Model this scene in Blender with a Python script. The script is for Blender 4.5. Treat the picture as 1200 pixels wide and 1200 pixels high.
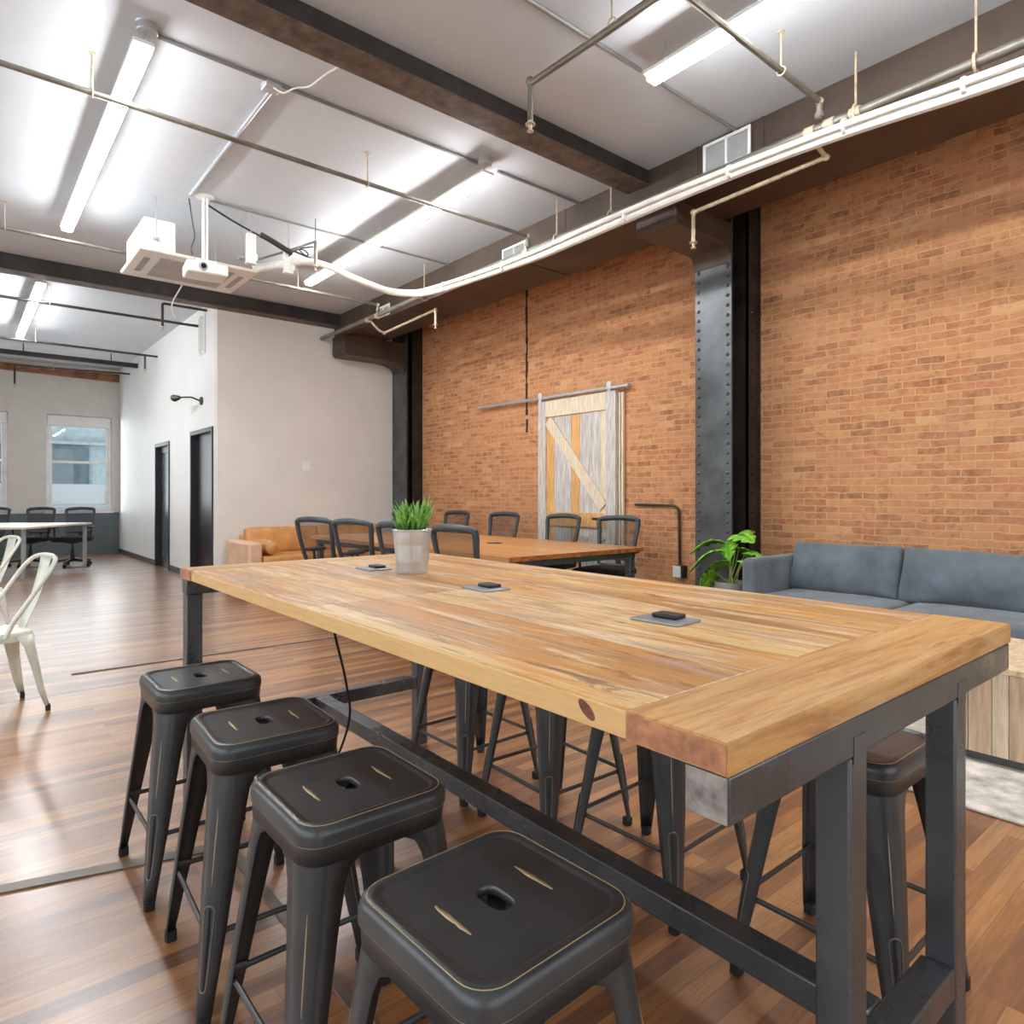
import bpy, math, random
from mathutils import Vector, Matrix
R = math.radians
random.seed(7)
col = bpy.context.scene.collection
scn = bpy.context.scene
for o in list(bpy.data.objects): bpy.data.objects.remove(o)

# ------------------------------------------------------------------ camera
cam_d = bpy.data.cameras.new('camera'); cam = bpy.data.objects.new('camera', cam_d); col.objects.link(cam)
cam.location = (0, 0, 1.2); cam.rotation_euler = (R(90), 0, R(-39.8))
cam_d.sensor_width = 36; cam_d.lens = 784/1200*36; cam_d.shift_y = -20/1200; cam_d.clip_start = 0.05
scn.camera = cam
# ------------------------------------------------------------------ world and exposure
w = bpy.data.worlds.new('world'); scn.world = w; w.use_nodes = True
w.node_tree.nodes['Background'].inputs[0].default_value = (0.86, 0.93, 1.0, 1)
w.node_tree.nodes['Background'].inputs[1].default_value = 1.6
scn.view_settings.view_transform = 'Standard'; scn.view_settings.look = 'None'
scn.view_settings.exposure = 0.31; scn.view_settings.gamma = 1.0; scn.view_settings.use_curve_mapping = False
LED = 58.0
def area(name, loc, rot, sx, sy, power, color):
    l = bpy.data.lights.new(name, 'AREA'); l.shape = 'RECTANGLE'; l.size = sx; l.size_y = sy; l.energy = power; l.color = color
    o = bpy.data.objects.new(name, l); col.objects.link(o); o.location = loc; o.rotation_euler = rot
    return o
# fill lamps added in place of daylight at the windowless back and left walls
area('daylight_fill_back', (1.4, -2.9, 2.0), (R(90), 0, 0), 5.6, 2.4, 45, (0.90, 0.97, 1.0))
area('daylight_fill_left', (-2.55, 3.2, 2.1), (0, R(-90), 0), 2.4, 9.5, 105, (0.90, 0.97, 1.0))
area('daylight_street', (1.0, 15.75, 1.8), (R(-90), 0, 0), 3.4, 1.9, 34, (0.90, 0.97, 1.0))  # daylight of the street windows as an area lamp

# ------------------------------------------------------------------ materials
def lin(c):
    return tuple(((v/255)/12.92 if v/255 <= .04045 else ((v/255+.055)/1.055)**2.4) for v in c) + (1,)
class NT:
    def __init__(s, name):
        m = bpy.data.materials.new(name); m.use_nodes = True; s.m = m; s.t = m.node_tree; s.b = s.t.nodes['Principled BSDF']
    def n(s, ty, **kw):
        x = s.t.nodes.new(ty)
        for k, v in kw.items():
            if k in x.inputs: x.inputs[k].default_value = v
            else: setattr(x, k, v)
        return x
    def l(s, a, b): s.t.links.new(a, b)
    def coord(s, scale=(1,1,1), loc=(0,0,0), rot=(0,0,0)):
        c = s.n('ShaderNodeTexCoord'); mp = s.n('ShaderNodeMapping')
        mp.inputs['Scale'].default_value = scale; mp.inputs['Location'].default_value = loc; mp.inputs['Rotation'].default_value = rot
        s.l(c.outputs['Object'], mp.inputs[0]); return mp.outputs[0]
    def noise(s, vec, scale, detail=4, rough=.6, dist=0):
        x = s.n('ShaderNodeTexNoise'); x.inputs['Scale'].default_value = scale; x.inputs['Detail'].default_value = detail
        x.inputs['Roughness'].default_value = rough; x.inputs['Distortion'].default_value = dist
        s.l(vec, x.inputs['Vector']); return x.outputs['Fac']
    def ramp(s, fac, stops):
        x = s.n('ShaderNodeValToRGB'); e = x.color_ramp.elements
        while len(e) < len(stops): e.new(.5)
        for i, (p, c) in enumerate(stops):
            e[i].position = p; e[i].color = c if len(c) == 4 else lin(c)
        s.l(fac, x.inputs[0]); return x.outputs[0]
    def mix(s, a, b, fac, mode='MIX'):
        x = s.n('ShaderNodeMix'); x.data_type = 'RGBA'; x.blend_type = mode
        for v, i in ((fac, 0), (a, 6), (b, 7)):
            if hasattr(v, 'links') or hasattr(v, 'is_output'): s.l(v, x.inputs[i])
            else: x.inputs[i].default_value = v
        return x.outputs[2]
    def bump(s, h, strength=.3, dist=.01):
        x = s.n('ShaderNodeBump'); x.inputs['Strength'].default_value = strength; x.inputs['Distance'].default_value = dist
        s.l(h, x.inputs['Height']); s.l(x.outputs[0], s.b.inputs['Normal'])
def setp(b, rough=.5, metal=0, spec=None, coat=0, coat_r=.1, ior=None):
    b.inputs['Roughness'].default_value = rough; b.inputs['Metallic'].default_value = metal
    if spec is not None: b.inputs['Specular IOR Level'].default_value = spec
    if coat: b.inputs['Coat Weight'].default_value = coat; b.inputs['Coat Roughness'].default_value = coat_r
    if ior: b.inputs['IOR'].default_value = ior
def mat(name, c, rough=.5, metal=0, var=.12, scale=6, bump=0, bscale=60, **kw):
    k = NT(name); setp(k.b, rough, metal, **kw)
    v = k.coord(); f = k.noise(v, scale, 5)
    c0 = tuple(max(0, x*(1-var)) for x in c); c1 = tuple(min(255, x*(1+var)) for x in c)
    k.l(k.ramp(f, [(.3, c0), (.7, c1)]), k.b.inputs['Base Color'])
    if bump: k.bump(k.noise(k.coord(), bscale, 3), bump, .004)
    return k.m
def brushed(name, c, rough, metal, stretch=(1,1,14), var=.2):
    k = NT(name); setp(k.b, rough, metal)
    f = k.noise(k.coord(stretch), 4, 6)
    g = k.noise(k.coord(), 9, 6)
    m_ = k.mix(k.ramp(f, [(.3, tuple(x*(1-var) for x in c)), (.7, tuple(min(255, x*(1+var)) for x in c))]), (.5,.5,.5,1), 0.0)
    k.l(m_, k.b.inputs['Base Color'])
    k.l(k.ramp(g, [(.3, (rough*.7,)*3+(1,)), (.7, (rough*1.35,)*3+(1,))]), k.b.inputs['Roughness'])
    return k.m
def brick_mat():
    k = NT('brick'); setp(k.b, .85, 0, spec=.25)
    c = k.n('ShaderNodeTexCoord'); sp = k.n('ShaderNodeSeparateXYZ'); k.l(c.outputs['Object'], sp.inputs[0])
    cb = k.n('ShaderNodeCombineXYZ'); k.l(sp.outputs['Y'], cb.inputs[0]); k.l(sp.outputs['Z'], cb.inputs[1])
    wob = k.n('ShaderNodeTexNoise'); wob.inputs['Scale'].default_value = 7; wob.inputs['Detail'].default_value = 3; k.l(cb.outputs[0], wob.inputs['Vector'])
    sub = k.n('ShaderNodeVectorMath'); sub.operation = 'SUBTRACT'; sub.inputs[1].default_value = (.5,.5,.5); k.l(wob.outputs['Color'], sub.inputs[0])
    sc = k.n('ShaderNodeVectorMath'); sc.operation = 'SCALE'; sc.inputs['Scale'].default_value = .036; k.l(sub.outputs[0], sc.inputs[0])
    ad = k.n('ShaderNodeVectorMath'); ad.operation = 'ADD'; k.l(cb.outputs[0], ad.inputs[0]); k.l(sc.outputs[0], ad.inputs[1])
    b = k.n('ShaderNodeTexBrick'); k.l(ad.outputs[0], b.inputs['Vector'])
    b.inputs['Color1'].default_value = (0,0,0,1); b.inputs['Color2'].default_value = (1,1,1,1); b.inputs['Mortar'].default_value = (.5,.5,.5,1)
    for n_, v in (('Scale', 1), ('Mortar Size', .0048), ('Mortar Smooth', .35), ('Bias', 0), ('Brick Width', .19), ('Row Height', .0555)): b.inputs[n_].default_value = v
    base = k.ramp(b.outputs['Color'], [(0, (146, 96, 70)), (.3, (188, 126, 88)), (.55, (206, 148, 104)), (.8, (178, 108, 78)), (1, (214, 166, 122))])
    vec = k.coord()
    blot = k.noise(vec, 2.2, 6, .65)
    base2 = k.mix(base, lin((214, 166, 118)), k.ramp(k.noise(vec, 14, 6, .7), [(.40, (0,0,0,1)), (.7, (.75,.75,.75,1))]))
    base3 = k.mix(base2, lin((136, 90, 64)), k.ramp(k.noise(vec, 11, 6, .75, .5), [(.53, (0,0,0,1)), (.68, (.7,.7,.7,1))]))
    mort = k.mix(base3, lin((212, 174, 132)), k.mix((0,0,0,1), (.75,.75,.75,1), b.outputs['Fac']))
    fin = k.mix(mort, lin((198, 142, 106)), k.ramp(blot, [(.45, (0,0,0,1)), (.65, (.45,.45,.45,1))]))
    k.l(fin, k.b.inputs['Base Color'])
    h = k.mix(k.mix((1,1,1,1), (0,0,0,1), b.outputs['Fac']), k.noise(vec, 40, 5), .45)
    k.bump(h, .55, .012)
    return k.m
def plank_mat(name, ax, w_, l_, stops, rough=.3, grain=.35, worn=None, gap=.0015, off=.37, coat=0, coat_r=.1, gapc=(40,22,12), ior=None, spec=None):
    # boards of width w_ running along axis ax of the object
    k = NT(name); setp(k.b, rough, 0, coat=coat, coat_r=coat_r, ior=ior, spec=spec)
    c = k.n('ShaderNodeTexCoord'); sp = k.n('ShaderNodeSeparateXYZ'); k.l(c.outputs['Object'], sp.inputs[0])
    cb = k.n('ShaderNodeCombineXYZ')
    along, across = {'X': ('X', 'Y'), 'Y': ('Y', 'X'), 'Z': ('Z', 'Y')}[ax]
    k.l(sp.outputs[along], cb.inputs[0]); k.l(sp.outputs[across], cb.inputs[1])
    b = k.n('ShaderNodeTexBrick'); k.l(cb.outputs[0], b.inputs['Vector']); b.offset = off; b.offset_frequency = 3
    b.inputs['Color1'].default_value = (0,0,0,1); b.inputs['Color2'].default_value = (1,1,1,1); b.inputs['Mortar'].default_value = (.5,.5,.5,1)
    for n_, v in (('Scale', 1), ('Mortar Size', gap), ('Mortar Smooth', .3), ('Bias', 0), ('Brick Width', l_), ('Row Height', w_)): b.inputs[n_].default_value = v
    st = {'X': (1.2, 14, 14), 'Y': (14, 1.2, 14), 'Z': (14, 14, 1.2)}[ax]
    g = k.noise(k.coord(st), 5, 7, .65, .6)
    f = k.mix(b.outputs['Color'], g, grain)
    cc = k.ramp(f, stops)
    if worn:
        st2 = {'X': (.6, 5.5, 5.5), 'Y': (5.5, .6, 5.5), 'Z': (5.5, 5.5, .6)}[ax]
        for c2, lo, hi, sc2, amt in worn:
            wn = k.ramp(k.noise(k.coord(st2, (sc2*3, sc2, 0)), sc2, 7, .72, .8), [(lo, (0,0,0,1)), (hi, (amt,)*3+(1,))])
            cc = k.mix(cc, lin(c2), wn)
    cc = k.mix(cc, lin(gapc), b.outputs['Fac'])
    k.l(cc, k.b.inputs['Base Color'])
    h = k.mix(g, (0,0,0,1), b.outputs['Fac']); k.bump(h, .12, .004)
    return k.m
M = {}
M['brick'] = brick_mat()
M['ceiling'] = mat('ceiling_paint', (197, 202, 208), .6, var=.02, scale=1.5)
M['wall'] = mat('wall_paint', (226, 222, 216), .6, var=.02, scale=1.2)
M['wallwhite'] = mat('wall_white', (232, 233, 232), .5, var=.015, scale=1.2)
M['greywall'] = mat('wall_grey', (216, 210, 204), .6, var=.02)
M['wains'] = mat('wainscot', (96, 106, 110), .5, var=.06)
M['base'] = mat('baseboard', (70, 74, 78), .5, var=.05)
M['floor'] = plank_mat('floor_wood', 'X', .058, .95,
    [(.2, (84, 50, 28)), (.4, (134, 86, 48)), (.55, (162, 108, 60)), (.7, (186, 134, 82)), (.85, (114, 72, 40))], rough=.38, grain=.55,
    worn=[((70, 42, 26), .5, .72, 1.6, .65), ((206, 160, 110), .58, .75, 3.0, .4)], gap=.0012, gapc=(120, 80, 48), ior=1.95, coat=1, coat_r=.25)
M['strip'] = mat('floor_strip', (116, 104, 92), .35, var=.15)
M['top'] = plank_mat('tabletop_wood', 'Y', .118, 3.2,
    [(.25, (176, 124, 68)), (.38, (208, 160, 92)), (.5, (220, 176, 108)), (.6, (228, 196, 138)), (.72, (196, 144, 84))], rough=.36, grain=.36,
    worn=[((160, 120, 84), .48, .60, 3.4, .6), ((236, 212, 174), .50, .60, 2.7, .8), ((216, 140, 48), .50, .60, 3.0, .75), ((184, 160, 150), .55, .63, 4.1, .75), ((120, 80, 52), .59, .65, 5.2, .85)], gap=.0009, gapc=(120, 78, 44), off=.0)
M['topend'] = plank_mat('end_board_wood', 'X', .4, 4,
    [(.3, (178, 124, 68)), (.45, (208, 158, 98)), (.6, (216, 172, 112)), (.75, (196, 148, 92))], rough=.38, grain=1.0,
    worn=[((166, 112, 64), .46, .60, 3.4, .65), ((228, 196, 150), .52, .66, 2.2, .6), ((138, 100, 84), .60, .68, 5, .8), ((112, 84, 70), .66, .70, 9, .9)], gap=.0002, off=0)
M['edge'] = plank_mat('edge_wood', 'Y', .4, 6,
    [(.1, (216, 170, 108)), (.5, (232, 192, 132)), (.9, (204, 150, 92))], rough=.45, grain=.9, worn=[((196, 122, 78), .6, .72, 2, .6)], gap=.0002, off=0)
M['endgrain'] = mat('end_grain', (178, 124, 92), .5, var=.22, scale=30)
M['conf'] = plank_mat('conference_top_wood', 'Y', .09, 2.2,
    [(.1, (168, 112, 64)), (.4, (204, 144, 86)), (.6, (214, 158, 100)), (.9, (182, 122, 70))], rough=.3, grain=.4, gap=.0008, gapc=(110, 60, 28))
M['confedge'] = mat('conference_edge', (150, 92, 44), .5, var=.3, scale=20)
M['steel'] = brushed('raw_steel', (96, 100, 105), .3, .6, (1.5, 1.5, .5), .07)
M['steelpale'] = mat('pale_steel', (170, 172, 174), .38, .9, var=.25, scale=30)  # paler than the rail steel, for the rail end face only
M['gun'] = mat('gunmetal_paint', (80, 83, 86), .32, .4, var=.08, scale=8)
M['gold'] = mat('worn_brass', (196, 176, 134), .45, .3, var=.1)
M['darkin'] = mat('groove_shade', (66, 68, 70), .4, .3)  # darker than the leg paint: shading of the groove put into the colour
M['rim'] = mat('worn_rim', (134, 130, 120), .4, .4)
M['rubber'] = mat('rubber', (34, 38, 42), .7)
M['black'] = mat('black_plastic', (34, 35, 37), .45, var=.1)
M['blackfab'] = mat('black_fabric', (36, 38, 44), .85, var=.15, bump=.2, bscale=300)
M['chair_frame'] = mat('chair_frame_plastic', (58, 64, 68), .45, var=.08)
M['chrome'] = mat('chrome', (190, 192, 196), .2, .9, var=.04)
M['whitemetal'] = mat('white_metal', (240, 240, 238), .35, 0, var=.05)
M['oldwhite'] = mat('distressed_white', (222, 226, 214), .38, .15, var=.07, scale=5)
M['column'] = mat('column_paint', (74, 78, 80), .3, .3, var=.25, scale=4, bump=.15, bscale=25)
M['columndark'] = mat('column_dark', (42, 36, 32), .5, .1, var=.3, scale=5)
M['girder'] = mat('girder_paint', (74, 60, 50), .5, .1, var=.2, scale=2)
M['girderunder'] = mat('girder_under_bounce', (74, 54, 42), .55, 0, var=.2, scale=2)  # browner copy of the girder paint: brick bounce light put into the colour
M['beam'] = mat('beam_paint', (44, 40, 38), .5, .1, var=.35, scale=6)
M['beamunder'] = mat('beam_under', (92, 78, 68), .6, 0, var=.3, scale=9)
M['pipe'] = mat('pipe_grey', (122, 118, 108), .4, .4, var=.15)
M['pipedark'] = mat('pipe_dark', (70, 64, 58), .45, .4, var=.2)
M['pipelight'] = mat('pipe_beige', (196, 180, 154), .4, .2, var=.15, scale=20)
M['conduit'] = mat('conduit_grey', (140, 138, 136), .45, .3, var=.1)
M['galv'] = mat('galvanised', (200, 205, 210), .3, .6, var=.05, scale=10)
M['whitewrap'] = mat('white_wrap', (232, 230, 224), .5, var=.06, scale=10)
M['white'] = mat('white_plastic', (236, 236, 232), .4, var=.02)
M['grey'] = mat('grey_plastic', (160, 162, 164), .5, var=.05)
M['greygrille'] = mat('grey_grille', (178, 180, 182), .6, var=.05)
M['sofa'] = mat('velvet_grey', (98, 108, 117), .75, var=.15, scale=4.5, bump=.12, bscale=120, spec=.3)
M['sofa'].node_tree.nodes['Principled BSDF'].inputs['Sheen Weight'].default_value = .35
M['leather'] = mat('tan_leather', (208, 150, 88), .42, var=.1, scale=6)
M['leatherpale'] = mat('pale_leather', (216, 178, 148), .45, var=.06, scale=6)
M['leaf'] = mat('leaf_green', (122, 184, 54), .4, var=.3, scale=9)
M['grass'] = mat('grass_green', (112, 162, 72), .5, var=.4, scale=45)
M['stem'] = mat('stem_green', (160, 176, 96), .5)
M['pot'] = mat('pot_grey', (150, 146, 144), .6)
M['soil'] = mat('soil', (60, 44, 34), .9, var=.4, scale=60)
M['plateg'] = mat('grey_plate', (150, 158, 166), .35, .5)
M['osb'] = mat('pale_board', (226, 200, 166), .6, var=.15, scale=40)
M['rug'] = mat('rug_pile', (206, 200, 190), .95, var=.22, scale=9, bump=.4, bscale=160)
M['greywood'] = brushed('weathered_grey', (196, 192, 186), .7, 0, (16, 16, 1.2), .18)
M['palewood'] = brushed('weathered_pale', (224, 210, 184), .65, 0, (14, 14, 1.5), .1)
M['tanwood'] = brushed('weathered_tan', (216, 166, 104), .65, 0, (16, 16, 1.2), .16)
M['doorblack'] = mat('door_black', (40, 32, 32), .3, var=.2, scale=3)
M['doorframe'] = mat('door_frame', (44, 48, 56), .35, var=.1)
M['lintel'] = mat('old_lintel', (142, 96, 68), .8, var=.3, scale=6)
M['farbuild'] = mat('far_facade', (148, 158, 162), .8, var=.1)
M['farwin'] = mat('far_window_glass', (84, 96, 102), .2)
M['screen'] = mat('lens_glass', (40, 30, 30), .1)
M['deskwhite'] = mat('desk_laminate', (226, 214, 196), .35, var=.04)
M['wall_slot'] = mat('wall_gap', (58, 38, 30), .9)
def glass(name, tint=(1,1,1,1), rough=0.0):
    k = NT(name); t = k.t; t.nodes.remove(k.b); tr = k.n('ShaderNodeBsdfTransparent'); gl = k.n('ShaderNodeBsdfGlossy'); mx = k.n('ShaderNodeMixShader')
    tr.inputs[0].default_value = tint; gl.inputs['Roughness'].default_value = rough
    fr = k.n('ShaderNodeFresnel'); fr.inputs[0].default_value = 1.45
    k.l(fr.outputs[0], mx.inputs[0]); k.l(tr.outputs[0], mx.inputs[1]); k.l(gl.outputs[0], mx.inputs[2])
    k.l(mx.outputs[0], t.nodes['Material Output'].inputs[0]); return k.m
M['glass'] = glass('window_glass', (.93, .97, .97, 1))
def frost(name):
    k = NT(name); t = k.t; t.nodes.remove(k.b); a = k.n('ShaderNodeBsdfTranslucent'); b = k.n('ShaderNodeBsdfDiffuse'); mx = k.n('ShaderNodeMixShader')
    a.inputs[0].default_value = (.9, .95, .97, 1); b.inputs[0].default_value = (.85, .88, .9, 1); mx.inputs[0].default_value = .45
    k.l(a.outputs[0], mx.inputs[1]); k.l(b.outputs[0], mx.inputs[2]); k.l(mx.outputs[0], t.nodes['Material Output'].inputs[0]); return k.m
M['frost'] = frost('frosted_film')
def meshfab():
    k = NT('mesh_fabric'); t = k.t; d = k.b; setp(d, .8)
    d.inputs['Base Color'].default_value = lin((52, 50, 52)); tr = k.n('ShaderNodeBsdfTransparent'); mx = k.n('ShaderNodeMixShader')
    mx.inputs[0].default_value = .5
    k.l(tr.outputs[0], mx.inputs[1]); k.l(d.outputs[0], mx.inputs[2]); k.l(mx.outputs[0], t.nodes['Material Output'].inputs[0]); return k.m
M['mesh'] = meshfab()
def emis(name, c, s_):
    k = NT(name); k.b.inputs['Base Color'].default_value = (.9,.9,.9,1); k.b.inputs['Emission Color'].default_value = c; k.b.inputs['Emission Strength'].default_value = s_; return k.m
M['led'] = emis('led_diffuser', (.97, .985, 1, 1), LED)

# ------------------------------------------------------------------ mesh helpers
class MB:
    def __init__(s): s.v = []; s.f = []; s.mi = []
    def add(s, v, f, mi=0):
        n = len(s.v); s.v += [tuple(p) for p in v]; s.f += [tuple(i+n for i in q) for q in f]; s.mi += [mi]*len(f); return s
    def box(s, x0, x1, y0, y1, z0, z1, mi=0):
        return s.add([(x0,y0,z0),(x1,y0,z0),(x1,y1,z0),(x0,y1,z0),(x0,y0,z1),(x1,y0,z1),(x1,y1,z1),(x0,y1,z1)],
              [(0,3,2,1),(4,5,6,7),(0,1,5,4),(1,2,6,5),(2,3,7,6),(3,0,4,7)], mi)
    def obox(s, c, size, m3, mi=0):
        x, y, z = [q/2 for q in size]; v = []
        for p in ((-x,-y,-z),(x,-y,-z),(x,y,-z),(-x,y,-z),(-x,-y,z),(x,-y,z),(x,y,z),(-x,y,z)):
            v.append(Vector(c)+m3@Vector(p))
        return s.add(v, [(0,3,2,1),(4,5,6,7),(0,1,5,4),(1,2,6,5),(2,3,7,6),(3,0,4,7)], mi)
    def loft(s, rings, mi=0, cap=True, closed=True, loop=False):
        n = len(rings[0]); v = [p for r in rings for p in r]; f = []
        m = len(rings)
        for i in range(m if loop else m-1):
            a = i*n; b = ((i+1) % m)*n
            for j in range(n if closed else n-1):
                k = (j+1) % n; f.append((a+j, a+k, b+k, b+j))
        if cap and not loop: f.append(tuple(reversed(range(n)))); f.append(tuple((m-1)*n+j for j in range(n)))
        return s.add(v, f, mi)
    def tube(s, pts, r, n=10, mi=0, closed=False, flat=1.0, cap=True):
        P_ = [Vector(p) for p in pts]; m = len(P_); rs = r if isinstance(r, (list, tuple)) else [r]*m
        T = []
        for i in range(m):
            if closed: t = P_[(i+1) % m]-P_[i-1]
            else: t = P_[min(i+1, m-1)]-P_[max(i-1, 0)]
            T.append(t.normalized())
        up = Vector((0,0,1)) if abs(T[0].z) < .9 else Vector((1,0,0))
        nrm = (up-T[0]*up.dot(T[0])).normalized(); rings = []
        for i in range(m):
            nrm = (nrm-T[i]*nrm.dot(T[i])).normalized(); bn = T[i].cross(nrm)
            rings.append([P_[i]+(nrm*math.cos(a)*flat+bn*math.sin(a))*rs[i] for a in [2*math.pi*j/n for j in range(n)]])
        return s.loft(rings, mi, cap=cap, loop=closed)
    def lathe(s, prof, c=(0,0,0), n=24, mi=0, axis='z'):
        rings = []
        for r, z in prof:
            ring = []
            for j in range(n):
                a = 2*math.pi*j/n; x, y = r*math.cos(a), r*math.sin(a)
                p = (x, y, z) if axis == 'z' else ((z, x, y) if axis == 'x' else (y, z, x))
                ring.append((p[0]+c[0], p[1]+c[1], p[2]+c[2]))
            rings.append(ring)
        return s.loft(rings, mi)
    def prism(s, poly, axis, a, b, mi=0):
        def P3(p, t): return {'x': (t, p[0], p[1]), 'y': (p[0], t, p[1]), 'z': (p[0], p[1], t)}[axis]
        return s.loft([[P3(p, a) for p in poly], [P3(p, b) for p in poly]], mi)
    def build(s, name, m, parent=None, bevel=0, seg=2, angle=35, solid=0, world=False, subd=0, recalc=True):
        me = bpy.data.meshes.new(name); v = s.v
        if world and parent is not None:
            ox, oy, oz = parent.location; v = [(p[0]-ox, p[1]-oy, p[2]-oz) for p in v]
        me.from_pydata([tuple(p) for p in v], [], s.f)
        for q in (m if isinstance(m, (list, tuple)) else [m]): me.materials.append(M[q] if isinstance(q, str) else q)
        for p, i in zip(me.polygons, s.mi): p.material_index = i; p.use_smooth = True
        if recalc:
            import bmesh
            bm = bmesh.new(); bm.from_mesh(me); bmesh.ops.recalc_face_normals(bm, faces=bm.faces); bm.to_mesh(me); bm.free()
        me.set_sharp_from_angle(angle=R(angle)); me.update()
        o = bpy.data.objects.new(name, me); col.objects.link(o)
        if parent is not None: o.parent = parent
        if solid: d = o.modifiers.new('solid', 'SOLIDIFY'); d.thickness = solid; d.offset = 0
        if bevel: d = o.modifiers.new('bevel', 'BEVEL'); d.width = bevel; d.segments = seg; d.limit_method = 'ANGLE'; d.angle_limit = R(40); d.harden_normals = False
        if subd: d = o.modifiers.new('subd', 'SUBSURF'); d.levels = subd; d.render_levels = subd
        return o
def arc(c, r, a0, a1, n, plane='xz', y=0):
    out = []
    for i in range(n+1):
        a = R(a0+(a1-a0)*i/n); u, v = c[0]+r*math.cos(a), c[1]+r*math.sin(a)
        out.append((u, y, v) if plane == 'xz' else ((y, u, v) if plane == 'yz' else (u, v, y)))
    return out
def round_path(pts, r, n=5):
    P_ = [Vector(p) for p in pts]; out = [P_[0]]
    for i in range(1, len(P_)-1):
        a, b, c = P_[i-1], P_[i], P_[i+1]; d1 = (a-b); d2 = (c-b); rr = min(r, d1.length*.49, d2.length*.49)
        p, q = b+d1.normalized()*rr, b+d2.normalized()*rr
        for k in range(n+1):
            t = k/n; out.append(p*(1-t)**2+b*2*t*(1-t)+q*t*t)
    out.append(P_[-1]); return out
def sphere(mb, c, r, n=10, mi=0, sz=1.0):
    prof = [(max(1e-4, r*math.sin(math.pi*i/n)), -r*sz*math.cos(math.pi*i/n)) for i in range(n+1)]
    mb.lathe(prof, c, max(8, n), mi)
def puffy(mb, c, half, rad, bulge=(0,0,0), n=10, mi=0, wr=0, seed=0, m3=None):
    # soft cushion: a rounded box whose faces swell by bulge
    from mathutils import noise
    hx, hy, hz = half; m3 = m3 or Matrix.Identity(3)
    for ax in range(3):
        for sg in (-1, 1):
            v = []; f = []
            for i in range(n+1):
                for j in range(n+1):
                    a, b = -1+2*i/n, -1+2*j/n
                    a, b = math.sin(a*math.pi/2), math.sin(b*math.pi/2)
                    q = [0,0,0]; q[ax] = sg; q[(ax+1)%3] = a; q[(ax+2)%3] = b
                    p = Vector((q[0]*hx, q[1]*hy, q[2]*hz))
                    inn = Vector((max(-hx+rad, min(hx-rad, p.x)), max(-hy+rad, min(hy-rad, p.y)), max(-hz+rad, min(hz-rad, p.z))))
                    d = p-inn; p2 = inn+(d.normalized()*rad if d.length > 1e-6 else d)
                    for k in range(3):
                        o1, o2 = q[(k+1)%3], q[(k+2)%3]
                        p2[k] += bulge[k]*(p2[k]/half[k])*(1-o1*o1)*(1-o2*o2)
                    if wr:
                        p2 += Vector((noise.noise(p2*5+Vector((seed,0,0))), noise.noise(p2*5+Vector((0,seed,3))), noise.noise(p2*5+Vector((3,0,seed)))))*wr
                    v.append(Vector(c)+m3@p2)
            for i in range(n):
                for j in range(n):
                    k = i*(n+1)+j; f.append((k, k+1, k+n+2, k+n+1))
            mb.add(v, f, mi)
def weld(o, d=1e-4):
    import bmesh
    bm = bmesh.new(); bm.from_mesh(o.data); bmesh.ops.remove_doubles(bm, verts=bm.verts, dist=d); bmesh.ops.recalc_face_normals(bm, faces=bm.faces); bm.to_mesh(o.data); bm.free()
    o.data.set_sharp_from_angle(angle=R(60)); return o
def setprops(o, label=None, cat=None, group=None, kind=None):
    if label: o['label'] = label
    if cat: o['category'] = cat
    if group: o['group'] = group
    if kind: o['kind'] = kind
    return o
def thing(name, label, cat, loc=(0,0,0), rz=0, group=None):
    o = bpy.data.objects.new(name, None); col.objects.link(o); o.location = loc; o.rotation_euler = (0, 0, rz); o.empty_display_size = .1
    return setprops(o, label, cat, group)
def struct(name, mb, m, label, bevel=0, cat='room', **kw):
    o = mb.build(name, m, bevel=bevel, **kw); return setprops(o, label, cat, None, 'structure')
def copy_tree(o, parent=None):
    c = o.copy(); col.objects.link(c); c.parent = parent
    for ch in list(o.children):
        if ch is not c: copy_tree(ch, c)
    return c
def dup(o, loc, rz, label, group=None):
    c = copy_tree(o); c.location = loc; c.rotation_euler = (0, 0, rz); c['label'] = label
    if group: c['group'] = group
    return c

# ================================================================== THE ROOM
CZ = 3.79
XL, XW, XD = -2.6, 5.5, 2.63           # left wall, brick wall, wall with the doors
YB, YF, YE = -3.0, 9.15, 15.94         # wall behind camera, white facing wall, street wall
struct('floor', MB().box(XL, XW+.2, YB-.1, YE+.2, -.1, 0), 'floor', 'glossy orange-brown strip-wood floor of the whole loft', cat='floor')
struct('ceiling', MB().box(XL-.1, XW+.2, YB-.1, YE+.2, CZ, CZ+.12), 'ceiling', 'light grey painted ceiling of the loft', cat='ceiling')
bw = struct('wall_right', MB().box(XW, XW+.2, YB, YF+.15, 0, CZ), 'brick', 'exposed orange brick wall behind the barn door and grey sofa', cat='wall')
# ragged dark slot in the brickwork
mb = MB(); z = 1.98; rr = random.Random(3)
while z < CZ-.02:
    hgt = rr.uniform(.05, .13); ww = rr.uniform(.008, .022); y = 6.31+rr.uniform(-.006, .006)
    if not (2.06 < z < 2.16): mb.box(XW-.006, XW+.001, y-ww, y+ww, z, min(z+hgt, CZ-.01))
    z += hgt
mb.build('mortar_gap', 'wall_slot', bw)
struct('wall_facing', MB().box(XD, XW, YF, YF+.12, 0, CZ), 'wall', 'plain off-white wall behind the tan leather sofa', cat='wall')
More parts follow.
